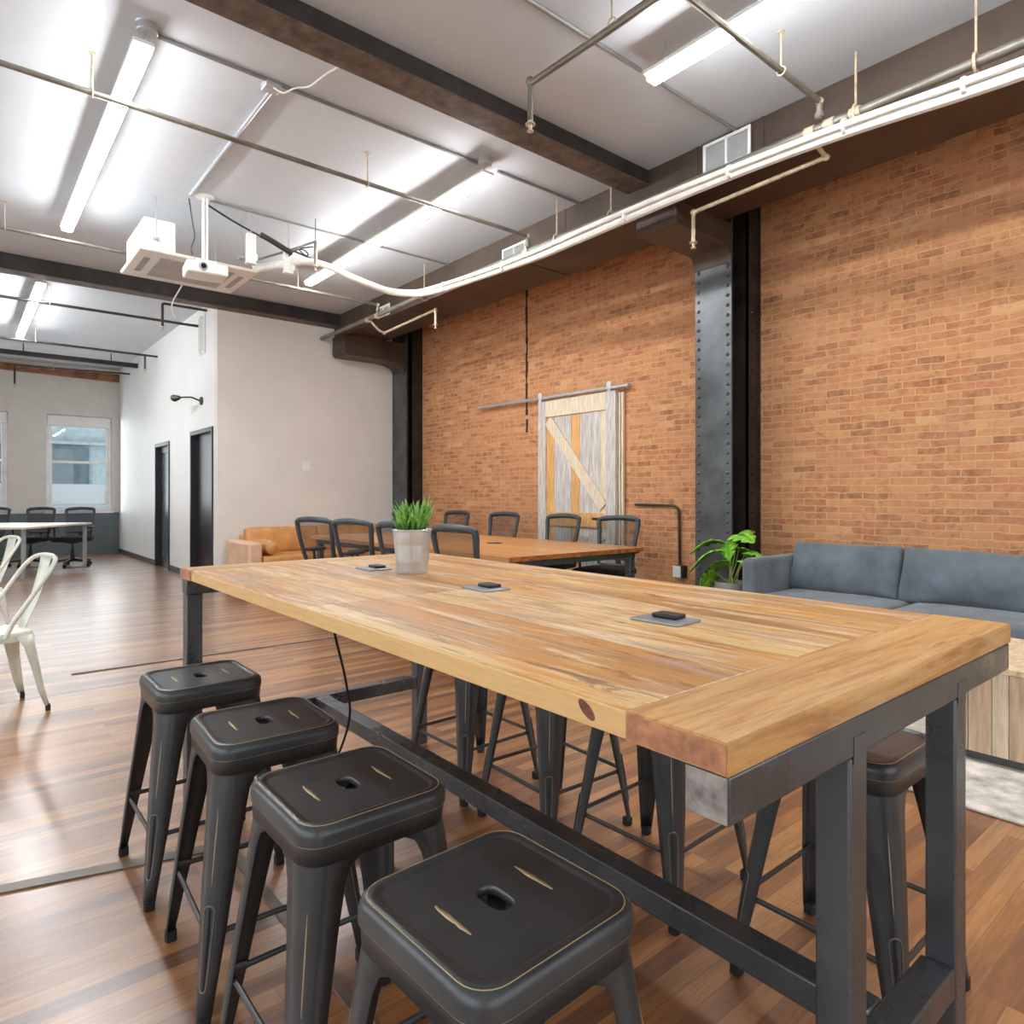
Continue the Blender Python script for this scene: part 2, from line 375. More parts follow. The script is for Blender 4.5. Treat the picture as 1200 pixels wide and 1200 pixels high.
# wall with two door openings
mb = MB(); d1 = (9.33, 10.41, 2.11); d2 = (11.66, 12.62, 2.06)
mb.box(XD, XD+.12, YF+.12, d1[0], 0, CZ).box(XD, XD+.12, d1[0], d1[1], d1[2], CZ).box(XD, XD+.12, d1[1], d2[0], 0, CZ)
mb.box(XD, XD+.12, d2[0], d2[1], d2[2], CZ).box(XD, XD+.12, d2[1], YE, 0, CZ)
struct('wall_doors', mb, 'wallwhite', 'white partition wall with two black doors', cat='wall')
mb = MB().box(XD-.012, XD, YF+.0, d1[0]-.05, 0, .09).box(XD-.012, XD, d1[1]+.05, d2[0]-.05, 0, .09).box(XD-.012, XD, d2[1]+.05, YE, 0, .09)
struct('baseboard_doors', mb, 'base', 'dark grey baseboard along the white partition wall', cat='baseboard')
def door(n, d, label, glassy):
    t = thing('door_%d' % n, label, 'door', (XD+.05, (d[0]+d[1])/2, 0)); t['kind'] = 'structure'
    f = MB()
    y0, y1, zt = d
    f.box(XD-.02, XD+.12, y0, y0+.05, 0, zt).box(XD-.02, XD+.12, y1-.05, y1, 0, zt).box(XD-.02, XD+.12, y0+.05, y1-.05, zt-.06, zt)
    f.build('door_frame', 'doorframe', t, world=True, bevel=.004)
    if not glassy:
        p = MB().box(XD+.06, XD+.1, y0+.05, y1-.05, .005, zt-.06)
        p.build('door_panel', 'doorblack', t, world=True)
    else:
        p = MB(); a, b = y0+.05, y1-.05
        p.box(XD+.05, XD+.09, a, a+.1, .005, zt-.06).box(XD+.05, XD+.09, b-.1, b, .005, zt-.06).box(XD+.05, XD+.09, a+.1, b-.1, .005, .16).box(XD+.05, XD+.09, a+.1, b-.1, zt-.16, zt-.06)
        pl = p.build('door_panel', 'doorblack', t, world=True)
        MB().box(XD+.066, XD+.074, a+.1, b-.1, .16, zt-.16).build('glass_pane', 'farwin', pl, world=False).location = (-t.location.x, -t.location.y, 0)
    h = MB(); yy = y0+.13
    h.lathe([(.004, -.03), (.022, -.03), (.024, -.015), (.01, -.008), (.01, .02), (.026, .02), (.026, .024), (.004, .024)], (XD+.035, yy, 1.0), 12, axis='x')
    h.build('door_handle', 'chrome', t, world=True)
door(1, d1, 'black door nearest the corner of the white partition', False)
door(2, d2, 'black-framed glazed door further along the white partition', True)
struct('wall_left', MB().box(XL-.1, XL, YB, YE, 0, CZ), 'wallwhite', 'white wall at the left side of the loft', cat='wall')
struct('wall_back', MB().box(XL, XW, YB-.1, YB, 0, CZ), 'wall', 'off-white wall behind the camera', cat='wall')

# street wall with windows
wins = [(1.38, 2.50, .86, 2.79), (-.36, .78, .86, 2.79), (-2.1, -.96, .86, 2.79)]
mb = MB(); xs = XL
for a, b, z0, z1 in sorted(wins):
    mb.box(xs, a, YE, YE+.22, 0, CZ); mb.box(a, b, YE, YE+.22, 0, z0); mb.box(a, b, YE, YE+.22, z1, CZ); xs = b
mb.box(xs, XD+.12, YE, YE+.22, 0, CZ)
struct('wall_street', mb, 'greywall', 'pale grey-beige street wall with tall sash windows', cat='wall')
struct('trim_1', MB().box(XL, XD, YE-.03, YE, 0, .84), 'wains', 'slate grey wainscot under the street windows', cat='trim')
mb = MB().prism([(XL, 3.60), (-.1, 3.60), (1.2, 3.57), (XD, 3.535), (XD, 3.70), (.6, 3.72), (XL, 3.74)], 'y', YE-.04, YE)
struct('trim_2', mb, 'lintel', 'rough brown wooden lintel along the top of the street wall', cat='trim')
for i, (a, b, z0, z1) in enumerate(wins):
    t = thing('window_%d' % (i+1), ['tall white sash window nearest the white partition', 'white sash window cut by the left edge of the picture', 'white sash window furthest left in the street wall'][i], 'window', ((a+b)/2, YE+.08, z0)); t['kind'] = 'structure'
    f = MB(); y0, y1 = YE+.04, YE+.10
    f.box(a, a+.06, y0, y1, z0, z1).box(b-.06, b, y0, y1, z0, z1).box(a+.06, b-.06, y0, y1, z0, z0+.06).box(a+.06, b-.06, y0, y1, z1-.06, z1)
    zm = z0+.86*(z1-z0)*.58; zm = 1.86
    f.box(a+.06, b-.06, y0+.01, y1+.01, zm-.025, zm+.025).box(a+.06, a+.1, y0+.015, y1, z0+.06, z1-.06).box(b-.1, b-.06, y0+.015, y1, z0+.06, z1-.06)
    f.box(a+.1, b-.1, y0+.015, y1, z0+.12, z0+.15)
    f.build('window_frame', 'whitemetal', t, world=True, bevel=.004)
    MB().box(a+.1, b-.1, YE+.075, YE+.08, zm+.025, z1-.06).build('glass_pane', 'glass', t, world=True)
    MB().box(a+.1, b-.1, YE+.075, YE+.08, 1.42, zm-.025).build('glass_pane', 'glass', t, world=True)
    MB().box(a+.1, b-.1, YE+.075, YE+.08, z0+.15, 1.42).build('frosted_pane', 'frost', t, world=True)
    r_ = MB().box(a+.02, b-.02, YE+.0, YE+.035, z1-.22, z1-.01); r_.build('roller_shade', 'white', t, world=True, bevel=.008)
    MB().box(a-.03, b+.03, YE-.05, YE+.04, z0-.03, z0).build('window_sill', 'whitemetal', t, world=True, bevel=.005)
# building across the street
t = thing('neighbouring_building', 'grey building with dark windows seen through the street window', 'building', (1.5, 24, -3))
f = MB().box(-8, 12, 24, 30, -3, 9); f.build('facade', 'farbuild', t, world=True)
for i in range(7):
    for zz in (-1.6, 1.15, 3.9):
        x = -6.5+i*2.1
        MB().box(x, x+1.25, 23.9, 24.02, zz, zz+1.5).build('far_window', 'farwin', t, world=True)
MB().box(-8, 12, 23.85, 24, 2.72, 2.8).box(-8, 12, 23.85, 24, .85, .95).build('ledge', 'farbuild', t, world=True)

# floor strips
for i, (a, b) in enumerate([((-1.4, 2.97), (.80, 2.36)), ((.72, .2), (.72, 2.40)), ((.60, 5.32), (2.9, 5.28))]):
    A, B = Vector(a+(0,)), Vector(b+(0,)); d = (B-A); L = d.length; ang = math.atan2(d.y, d.x)
    m3 = Matrix.Rotation(ang, 3, 'Z')
    struct('trim_%d' % (3+i), MB().obox(((A.x+B.x)/2, (A.y+B.y)/2, .003), (L, .05 if i == 0 else .03, .006), m3), 'strip',
        ['long grey threshold strip in the floor left of the bar stools', 'thin floor joint strip running under the bar stools', 'brown joint strip in the floor beyond the high table'][i], cat='floor strip')

# beams
def beam(name, y0, y1, zb, x1, label, x0=XL):
    t = MB().box(x0, x1, y0, y1, zb+.012, CZ, 0).box(x0, x1, y0-.005, y1+.03, zb, zb+.012, 1)
    o = t.build(name, ['beam', 'beamunder'], bevel=.006); return setprops(o, label, 'beam', None, 'structure')
beam('ceiling_beam', 3.40, 3.58, 3.665, 4.25, 'dark steel ceiling beam running over the high table to the girder')
beam('ceiling_beam', 8.95, 9.12, 3.615, 4.25, 'dark steel ceiling beam in front of the plain white wall')
t = MB().box(XL, XD, 14.05, 14.15, 3.57, 3.65)
for x in (-1.2, .9, 2.2): t.box(x-.008, x+.008, 14.09, 14.11, 3.65, CZ)
setprops(t.build('ceiling_beam', 'beam', bevel=.01), 'slim dark steel bar hung under the ceiling nearest the street windows', 'beam', None, 'structure')
# girder
t = MB().box(4.25, 4.87, YB, YF, 3.485, CZ, 0).box(4.24, 4.88, YB, YF, 3.47, 3.485, 1)
for y in (-1.6, .4, 2.42, 2.95, 4.35, 6.1, 7.6): t.box(4.243, 4.25, y-.012, y+.012, 3.485, CZ, 0)
for y in (1.0, 4.95, 7.1): t.box(4.3, 4.85, y-.02, y+.02, 3.462, 3.47, 0)
setprops(t.build('girder', ['girder', 'girderunder'], bevel=.005), 'long dark brown girder along the brick wall under the ceiling', 'girder', None, 'structure')

# riveted columns
def column(x0, y0, y1, zt, label):
    t = thing('riveted_column', label, 'column', (x0+.2, (y0+y1)/2, 0)); t['kind'] = 'structure'
    p = MB().box(x0, x0+.018, y0, y1, 0, zt)
    z = .06
    while z < zt-.06:
        for yy in (y0+.035, y1-.035):
            p.lathe([(.016, 0), (.014, -.007), (.008, -.012), (.001, -.0135)], (x0, yy, z), 8, axis='x')
        z += .083
    p.build('front_plate', 'column', t, world=True)
    MB().box(x0+.018, x0+.04, y0+.015, y0+.12, 0, zt).box(x0+.018, x0+.04, y1-.12, y1-.015, 0, zt).box(x0+.04, XW-.03, (y0+y1)/2-.012, (y0+y1)/2+.012, 0, zt).build('web', 'columndark', t, world=True)
    b = MB().box(XW-.20, XW-.18, y0+.03, y1-.03, 0, zt).box(XW-.20, XW-.01, y0+.03, y0+.05, 0, zt).box(XW-.03, XW-.001, y0+.02, y1-.02, 0, zt)
    z = .06
    while z < zt-.06:
        b.lathe([(.015, 0), (.013, -.007), (.007, -.011), (.001, -.0125)], (XW-.13, y0+.03, z), 8, axis='y'); z += .083
    b.build('rear_flange', 'columndark', t, world=True)
    return t
column(5.0, 3.13, 3.485, CZ, 'black riveted steel column beside the potted monstera')
column(5.2, 8.72, 9.13, CZ, 'black riveted steel column at the corner of the plain white wall')
for y0, y1, zb, xe, lab in ((3.12, 3.49, 3.27, 4.99, 'dark curved steel bracket carrying the girder on the nearer column'), (8.74, 9.1, 3.18, 5.19, 'dark boxed steel bracket carrying the girder on the far column')):
    pts = [(4.2, 3.469), (4.2, zb+.04), (4.23, zb)]
    pts += [(4.9-.0, zb)] + [(4.9+(xe-4.9)*math.sin(R(a)), zb-.12*(1-math.cos(R(a)))) for a in (30, 60, 90)] + [(xe, 3.469)]
    o = MB().prism(pts, 'y', y0, y1); o.prism(pts[:4]+[(4.88, zb+.01), (4.24, zb+.012), (4.22, zb+.05), (4.22, 3.46)], 'y', y0-.02, y0)
    setprops(o.build('girder_bracket', 'girder', bevel=.006), lab, 'bracket', None, 'structure')

# ================================================================== HIGH TABLE
X0, X1, Y0, Y1, ZT = .672, 1.764, .424, 2.807, .92
T = thing('high_table', 'long communal high table with reclaimed wood top on black square steel tube', 'table', ((X0+X1)/2, (Y0+Y1)/2, 0))
def irregular_slab(x0, x1, y0, y1, z0, z1, seed, nx=1, ny=40, amp=.0016, mi_side=1):
    r = random.Random(seed); mb_ = MB(); nn = max(nx, ny)
    return mb_.box(x0, x1, y0, y1, z0, z1)
m_ = MB(); m_.box(X0+.004, X1-.002, Y0+.150, Y1-.150, .882, ZT)
tp = m_.build('plank_top', ['top'], T, world=True, bevel=.003, seg=2)
MB().box(X0, X0+.006, Y0+.1505, Y1-.1505, .8815, ZT-.003).build('edge_strip', 'edge', T, world=True, bevel=.001)['label'] = 'paler sawn edge board'
for a, b, nm in ((Y0, Y0+.149, 0), (Y1-.149, Y1, 1)):
    # end board with a slightly chipped, wavy arris
    e = MB(); r = random.Random(11+nm); rings = []
    N = 46
    for i in range(N+1):
        x = X0-.001+(X1-X0+.002)*i/N
        w1 = r.uniform(0, .0022)+(.006*max(0, 1-abs(i-22)/4) if nm == 0 else 0)*r.uniform(.6, 1)
        w2 = r.uniform(0, .0012)
        if nm == 0: sec = [(x, a, .8805), (x, a-w2*.5, ZT-.008-w1), (x, a+.002+w1, ZT-.0008-w1*.4), (x, a+.012+w1, ZT+.0002), (x, b, ZT), (x, b, .8805)]
        else: sec = [(x, a, .8805), (x, a, ZT), (x, b-.012, ZT), (x, b-.003-w2, ZT-.002), (x, b, ZT-.006), (x, b, .8805)]
        rings.append(sec)
    e.loft(rings)
    e.build('end_board', ['topend'], T, world=True, angle=50)
    g = MB().box(X0-.0025, X0-.0008, a+.002, b-.001, .882, ZT-.004); g.build('end_grain_face', 'endgrain', T, world=True)
kn = MB().loft([[(X0-.0008-.0006*k, .645+.012*(1-k)*math.cos(R(a))+.010*math.sin(R(a))*(1-k), .903+.013*(1-k)*math.sin(R(a))) for a in range(0, 360, 30)] for k in (0, .6)])
kn.build('wood_knot', mat('knot', (112, 70, 58), .5, var=.3, scale=60), T, world=True)['label'] = 'dark purplish knot in the pale edge'
# steel frame
TB = .058
def tubebox(name, x0, x1, y0, y1, z0, z1, m='steel', par=T):
    return MB().box(x0, x1, y0, y1, z0, z1).build(name, m, par, world=True, bevel=.004, seg=2)
tubebox('end_rail', X0+.004, X1, Y0+.002, Y0+.062, .820, .879)
MB().box(X0+.0025, X0+.004, Y0+.004, Y0+.060, .823, .877).build('rail_end_cap', 'steelpale', T, world=True)['label'] = 'paler steel cap at the end of the rail'
tubebox('end_rail', X0+.004, X1, Y1-.062, Y1-.002, .820, .879)
for x in (.988, 1.429): tubebox('leg', x, x+TB, Y0+.003, Y0+.055, 0, .82)
for x in (X0+.006, X1-.064): tubebox('leg', x, x+TB, Y1-.058, Y1-.004, 0, .82)
tubebox('cross_rail', .988+TB, 1.429, Y0+.004, Y0+.062, .262, .318)
tubebox('cross_rail', X0+.064, X1-.064, Y1-.058, Y1-.004, .275, .331)
# stretcher, very slightly rising toward the far end as in the photograph
xm = 1.22
s_ = MB().loft([[(xm-.03, Y0+.062, .262), (xm+.03, Y0+.062, .262), (xm+.03, Y0+.062, .318), (xm-.03, Y0+.062, .318)],
                [(xm-.03, Y1-.058, .275), (xm+.03, Y1-.058, .275), (xm+.03, Y1-.058, .331), (xm-.03, Y1-.058, .331)]])
s_.build('stretcher', 'steel', T, world=True, bevel=.004)
for x in (.988, 1.429):   # ground weld patches
    MB().box(x+.008, x+TB-.008, Y0+.0012, Y0+.0024, .81, .85).build('weld_mark', 'steel', T, world=True)

# power modules on the table
pm = thing('power_module', 'grey table power module with black block, nearest the camera', 'power outlet', (1.214, .925, ZT), R(4), 'power modules set in the high table')
MB().box(-.046, .046, -.062, .062, 0, .006).build('plate', 'plateg', pm, bevel=.002)
MB().box(-.008, .036, -.032, .032, .006, .016).build('power_block', 'black', pm, bevel=.004)
for q, (x, y, l) in enumerate(((1.214, 1.58, 'grey table power module with black block, middle one of the table'), (1.213, 2.27, 'grey table power module with black block, left of the plant pot'))):
    dup(pm, (x, y, ZT), R(-2), l)

# zinc pot with grassy plant
pp = thing('grass_pot', 'ribbed zinc bucket pot with short green grassy plant on the high table', 'potted plant', (1.262, 2.075, ZT))
prof = [(.001, 0), (.052, 0), (.0535, .002), (.0545, .012)]
for i in range(12):
    z = .04+i*.006; prof.append((.0545+.0135*z/.155+(.0012 if i % 2 else -.0004), z))
prof += [(.068, .150), (.0705, .152), (.0715, .156), (.0695, .158), (.066, .155), (.064, .13), (.001, .128)]
MB().lathe(prof, n=40).build('bucket', 'galv', pp)
MB().lathe([(.001, .128), (.062, .13), (.063, .14), (.04, .147), (.001, .15)], n=20).build('soil', 'soil', pp)
g = MB(); rg = random.Random(5)
for tuft in range(17):
    a = tuft*2.4; rad = .052*math.sqrt((tuft+.5)/17); cx, cy = rad*math.cos(a), rad*math.sin(a); th = rg.uniform(.05, .10); tl = Vector((cx, cy, 0))*rg.uniform(2, 7)
    for k in range(17):
        b = rg.uniform(0, 6.28); lean = rg.uniform(.1, .75); L = th*rg.uniform(.6, 1.1); d = Vector((math.cos(b), math.sin(b), 0)); s2 = Vector((-d.y, d.x, 0))*rg.uniform(.0042, .0065)
        zb = .14+rg.uniform(0, .05)
        p0 = Vector((cx, cy, zb))+tl*(zb-.14)*.5; p1 = p0+(d*lean+tl*.5)*L*.4+Vector((0, 0, L*.5)); p2 = p0+(d*lean+tl*.6)*L*.8+Vector((0, 0, L*.95))
        g.add([p0-s2*.6, p0+s2*.6, p1+s2, p1-s2, p2, p1+Vector((0, 0, -.0008))], [(0, 1, 2, 3), (3, 2, 4)])
g.build('foliage', 'grass', pp, angle=80, solid=.0006, recalc=False)

# power cord hanging from the table
pts = [(.97, 2.12, .87), (1.0, 2.16, .74), (1.09, 2.26, .55), (1.165, 2.36, .37), (1.16, 2.40, .26), (1.13, 2.46, .12), (1.12, 2.49, .035)]
cd_ = thing('extension_cord', 'black power cord hanging under the high table to the floor', 'cord', (.93, 2.23, 0))
MB().tube(round_path(pts, .06), .0045, 8).build('cable', 'rubber', cd_, world=True)
MB().box(1.07, 1.17, 2.47, 2.53, .001, .035).build('adapter', 'rubber', cd_, world=True, bevel=.005)

# ================================================================== BAR STOOLS
HS = .61
def rr_pts(half, rad, per=6, z=0):
    out = []
    for cx, cy, a0 in ((half-rad, half-rad, 0), (-half+rad, half-rad, 90), (-half+rad, -half+rad, 180), (half-rad, -half+rad, 270)):
        for i in range(per+1):
            a = R(a0+90*i/per); out.append((cx+rad*math.cos(a), cy+rad*math.sin(a), z))
    # add midpoints along the straight sides
    res = []
    for i, p in enumerate(out):
        res.append(p)
        if i % (per+1) == per:
            q = out[(i+1) % len(out)]
            for k in (1, 2, 3): res.append(tuple(p[j]+(q[j]-p[j])*k/4 for j in range(3)))
    return res
def hole_pts(ref, a, b, z):
    out = []
    for p in ref:
        t = math.atan2(p[1]/.9, p[0]/.9); c, s = math.cos(t), math.sin(t); n = 3.2
        r = (abs(c/a)**n+abs(s/b)**n)**(-1/n); out.append((r*c, r*s, z))
    return out
def make_stool():
    t = thing('bar_stool', '', 'bar stool', (0,0,0))
    ref = rr_pts(.155, .05)
    R_ = lambda h, z, r=.05: rr_pts(h, min(r, h*.9), z=HS+z)
    seat = MB()
    rings = [R_(.1535, -.07), R_(.1555, -.0345), R_(.1575, -.0335), R_(.1570, -.018, .048), R_(.1545, -.008, .047), R_(.149, -.002, .045), R_(.142, 0, .043), R_(.1365, -.0004, .04),
             R_(.1335, -.0035, .038), R_(.1305, -.0048, .036), R_(.127, -.0048, .035)]
    inner = hole_pts(ref, .02, .034, HS-.0045)
    outer = rings[-1]
    for k in (1, 2, 3): rings.append([tuple(o[j]+(q[j]-o[j])*k/3 for j in range(3)) for o, q in zip(outer, inner)])
    rings += [hole_pts(ref, .0185, .0325, HS-.0065), hole_pts(ref, .018, .032, HS-.016)]
    seat.loft(rings, cap=False)
    so = seat.build('seat', 'gun', t, solid=.0022, angle=50)
    rim = MB().tube([(x, y, HS-.0046) for x, y, z in hole_pts(ref, .0205, .0345, 0)], .0011, 6, closed=True)
    rim.build('hole_rim', 'gold', so)
    w_ = MB().tube([(x, y, HS-.0003) for x, y, z in rr_pts(.1475, .045)], .0009, 5, closed=True).tube([(x, y, HS-.0342) for x, y, z in rr_pts(.1578, .05)], .0007, 5, closed=True)
    w_.build('worn_edge', 'gold', so)['label'] = 'brassy worn line along the seat edge'
    for sx in (-1, 1):
        sc = MB(); rs = random.Random(4+sx); L = []; Rr = []
        for i in range(9):
            y = -.042+.084*i/8; ww = .0012+.0030*math.sin(math.pi*(i+.4)/8.8)*rs.uniform(.7, 1.2)
            x = sx*.078+rs.uniform(-.0008, .0008)
            L.append((x-ww, y, HS-.0034)); Rr.append((x+ww, y, HS-.0034))
        sc.add(L+Rr, [(i, i+1, 9+i+1, 9+i) for i in range(8)]); sc.build('paint_wear', 'gold', so, solid=.0004)['label'] = 'brassy scrape in the black seat paint'
    # under-seat cross plates
    MB().obox((0, 0, HS-.03), (.30, .03, .003), Matrix.Rotation(R(45), 3, 'Z')).obox((0, 0, HS-.033), (.30, .03, .003), Matrix.Rotation(R(-45), 3, 'Z')).box(-.15, .15, .1, .13, HS-.04, HS-.037).box(-.15, .15, -.13, -.1, HS-.04, HS-.037).build('seat_brace', 'gun', t)
    for sx, sy in ((1,1), (-1,1), (-1,-1), (1,-1)):
        leg = MB(); rings = []
        levels = [(HS-.036, .1500, .146, .045), (HS-.064, .1508, .118, .045), (HS-.084, .1538, .086, .046), (HS-.11, .1565, .076, .044), (.42, .1645, .066, .04), (.3, .177, .055, .033), (.2, .1865, .046, .028), (.1, .196, .035, .02), (.02, .203, .026, .015)]
        for z, h, wd, rad in levels:
            sec = [(h-wd, h)]
            for i in range(7):
                a = R(90-90*i/6); sec.append((h-rad+rad*math.cos(a), h-rad+rad*math.sin(a)))
            sec.append((h, h-wd))
            if wd < rad: sec[0] = (h-rad-.001, h); sec[-1] = (h, h-rad-.001)
            rings.append([(sx*x, sy*y, z) for x, y in sec])
        leg.loft(rings, cap=False, closed=False)
        lo = leg.build('leg', 'gun', t, solid=.0028, angle=60)
        def diag(z):   # point on the rounded corner
            for (z1, h1, w1, r1), (z2, h2, w2, r2) in zip(levels, levels[1:]):
                if z2 <= z <= z1:
                    k = (z1-z)/(z1-z2); h = h1+(h2-h1)*k; r = r1+(r2-r1)*k
                    return h-r+r*math.cos(R(45)), r
            return .2, .02
        loop = []; za, zb = .085, .262; ww = .0125
        dirt = Vector((-sx*sy, 1, 0)).normalized() if sx*sy > 0 else Vector((1, 1, 0)).normalized()
        out = Vector((sx, sy, 0)).normalized()
        seq = [(ww*math.cos(R(a)), zb-ww+ww*math.sin(R(a))) for a in range(0, 181, 30)]+[(-ww*(.62+.38*i/5), za+ww+(zb-2*ww-za)*i/5) for i in (4, 3, 2, 1)]+[(.62*ww*math.cos(R(a)), za+ww+ww*math.sin(R(a))) for a in range(180, 361, 30)]+[(ww*(.62+.38*i/5), za+ww+(zb-2*ww-za)*i/5) for i in (1, 2, 3, 4)]
        for s2, z in seq:
            d, r = diag(z); sag = r-math.sqrt(max(0, r*r-s2*s2)); loop.append(Vector((sx*d, sy*d, z))+dirt*s2+out*(.0016-sag))
        em = MB().tube(loop, .0018, 6, closed=True)
        em.build('groove_rim', 'rim', lo)['label'] = 'worn rim of the pressed groove in the leg'
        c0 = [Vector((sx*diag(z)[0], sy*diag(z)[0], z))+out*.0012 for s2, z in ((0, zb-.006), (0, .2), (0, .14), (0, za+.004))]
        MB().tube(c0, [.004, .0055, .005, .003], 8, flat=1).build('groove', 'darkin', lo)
        wl = [Vector((sx*diag(z)[0], sy*diag(z)[0], z))+out*.001 for z in (.47, .43, .38, .33, .30)]
        MB().tube(wl, [.0004, .0013, .0015, .0012, .0004], 6).build('paint_wear', 'gold', lo)['label'] = 'thin brassy scratch down the leg'
        ft = MB(); h = .2035
        ft.loft([[(sx*(h-.013+u*.0135), sy*(h-.013+v*.0135), z) for u, v in ((-1,-1), (-.2,-1.1), (.9,-1), (1.1,0), (.9,.9), (0,1.1), (-1,.9), (-1.1,-.2))] for z in (0, .012, .028)])
        ft.build('rubber_foot', 'rubber', lo, bevel=.002)
    z = .2; h = .183
    for (a, b) in (((-h, -h), (h, -h)), ((h, -h), (h, h)), ((h, h), (-h, h)), ((-h, h), (-h, -h))):
        A, B = Vector(a+(z,)), Vector(b+(z,)); d = (B-A).normalized(); n_ = Vector((d.y, -d.x, 0))*-.004
        A += n_; B += n_
        br = MB(); P_ = [A+d*.008, A+d*.03, A+d*.045, B-d*.045, B-d*.03, B-d*.008]; wdt = [.010, .010, .0072, .0072, .010, .010]; tk = [.0018, .0018, .006, .006, .0018, .0018]
        nrm = Vector((d.y, -d.x, 0))
        br.loft([[p+nrm*tk[i]*c+Vector((0, 0, wdt[i]*s)) for c, s in ((1,0), (.7,.7), (0,1), (-.7,.7), (-1,0), (-.7,-.7), (0,-1), (.7,-.7))] for i, p in enumerate(P_)])
        br.build('footrest_bar', 'gun', t, angle=50)
    return t
ST = make_stool(); grp = 'black metal bar stools around the high table'
near = [(.612, .774, 2, 'black bar stool on the near side of the high table, closest to camera'),
        (.623, 1.278, 0, 'black bar stool on the near side of the high table, second from camera'),
        (.628, 1.776, -3, 'black bar stool on the near side of the high table, third from camera'),
        (.623, 2.352, 0, 'black bar stool on the near side of the high table, furthest from camera')]
far = [(1.70, .74, 0, 'black bar stool seen through the steel end legs, sofa side of high table'),
       (1.70, 1.32, 2, 'black bar stool on the sofa side of the high table, second from camera'),
       (1.70, 1.80, -2, 'black bar stool on the sofa side of the high table, third from camera'),
       (1.70, 2.30, 1, 'black bar stool on the sofa side of the high table, furthest from camera')]
for i, (x, y, a, l) in enumerate(near+far):
    if i == 0: ST.location = (x, y, 0); ST.rotation_euler = (0, 0, R(a)); ST['label'] = l; ST['group'] = grp
    else: dup(ST, (x, y, 0), R(a), l, grp)

# ================================================================== WHITE METAL CHAIRS
def make_tolix():
    t = thing('metal_chair', '', 'chair', (0,0,0))
    zs = .45
    seat = MB(); rings = []
    def sr(hx, hyb, hyf, r, z): # seat outline, front = +y, narrower at the rear
        out = []
        for cx, cy, a0 in ((hx-r, hyf-r, 0), (-hx+r, hyf-r, 90), (-(hx-.03)+r, -hyb+r, 180), (hx-.03-r, -hyb+r, 270)):
            for i in range(6): a = R(a0+90*i/5); out.append((cx+r*math.cos(a), cy+r*math.sin(a), z))
        return out
    seat.loft([sr(.185, .18, .18, .05, zs-.05), sr(.185, .18, .18, .05, zs-.012), sr(.178, .173, .173, .05, zs), sr(.16, .155, .155, .045, zs-.004), sr(.05, .05, .05, .02, zs-.006)], cap=True)
    seat.build('seat', 'oldwhite', t, angle=60)
    for sx in (-1, 1):
        for sy in (-1, 1):
            top = (.165 if sy > 0 else .14, .165); bot = (.215, .22) if sy > 0 else (.20, .235)
            lv = [(zs-.02, 0, .10, .04), (zs-.08, .12, .062, .035), (.25, .5, .046, .025), (.12, .76, .036, .018), (.03, .97, .024, .012)]
            rings = []
            for z, k, wd, r in lv:
                hx = top[0]+.02+(bot[0]-top[0]-.02)*k; hy = top[1]+.015+(bot[1]-top[1]-.015)*(k if sy > 0 else k**1.8)
                sec = [(hx-wd, hy)]+[(hx-r+r*math.cos(R(90-18*i)), hy-r+r*math.sin(R(90-18*i))) for i in range(6)]+[(hx, hy-wd)]
                rings.append([(sx*a, sy*b, z) for a, b in sec])
            lg = MB().loft(rings, cap=False, closed=False).build('leg', 'oldwhite', t, solid=.003, angle=60)
            MB().lathe([(.001, 0), (.012, 0), (.013, .02), (.010, .036), (.001, .036)], (sx*(bot[0]-.009), sy*(bot[1]-.009), 0), 10).build('rubber_foot', 'rubber', lg)
    # hoop back
    pts = [(-.185, -.03, zs-.02), (-.19, -.06, zs+.06), (-.205, -.15, zs+.20), (-.20, -.235, zs+.33), (-.165, -.275, zs+.385), (-.08, -.29, zs+.40), (0, -.292, zs+.403)]
    pts += [(-x, y, z) for x, y, z in reversed(pts[:-1])]
    MB().tube(round_path(pts, .06, 4), .0125, 10).build('back_hoop', 'oldwhite', t)
    sp = MB(); rows = []
    for i in range(9):
        k = i/8; z = zs-.01+.405*k; y = -.165-.125*k-.012*math.sin(math.pi*k); wd = .046+.03*k
        rows.append([(-wd, y+.006, z), (-wd*.5, y-.004, z), (0, y-.007, z), (wd*.5, y-.004, z), (wd, y+.006, z)])
    sp.loft(rows, cap=False, closed=False); sp.build('back_splat', 'oldwhite', t, solid=.003)
    return t
tc = make_tolix(); tc.location = (.135, 4.655, 0); tc.rotation_euler = (0, 0, R(104)); tc['label'] = 'distressed white metal chair with hoop back, nearer one at the left edge'; tc['group'] = 'white metal chairs at the left edge'
dup(tc, (.10, 6.85, 0), R(108), 'distressed white metal chair further back, only its back showing at the left edge')

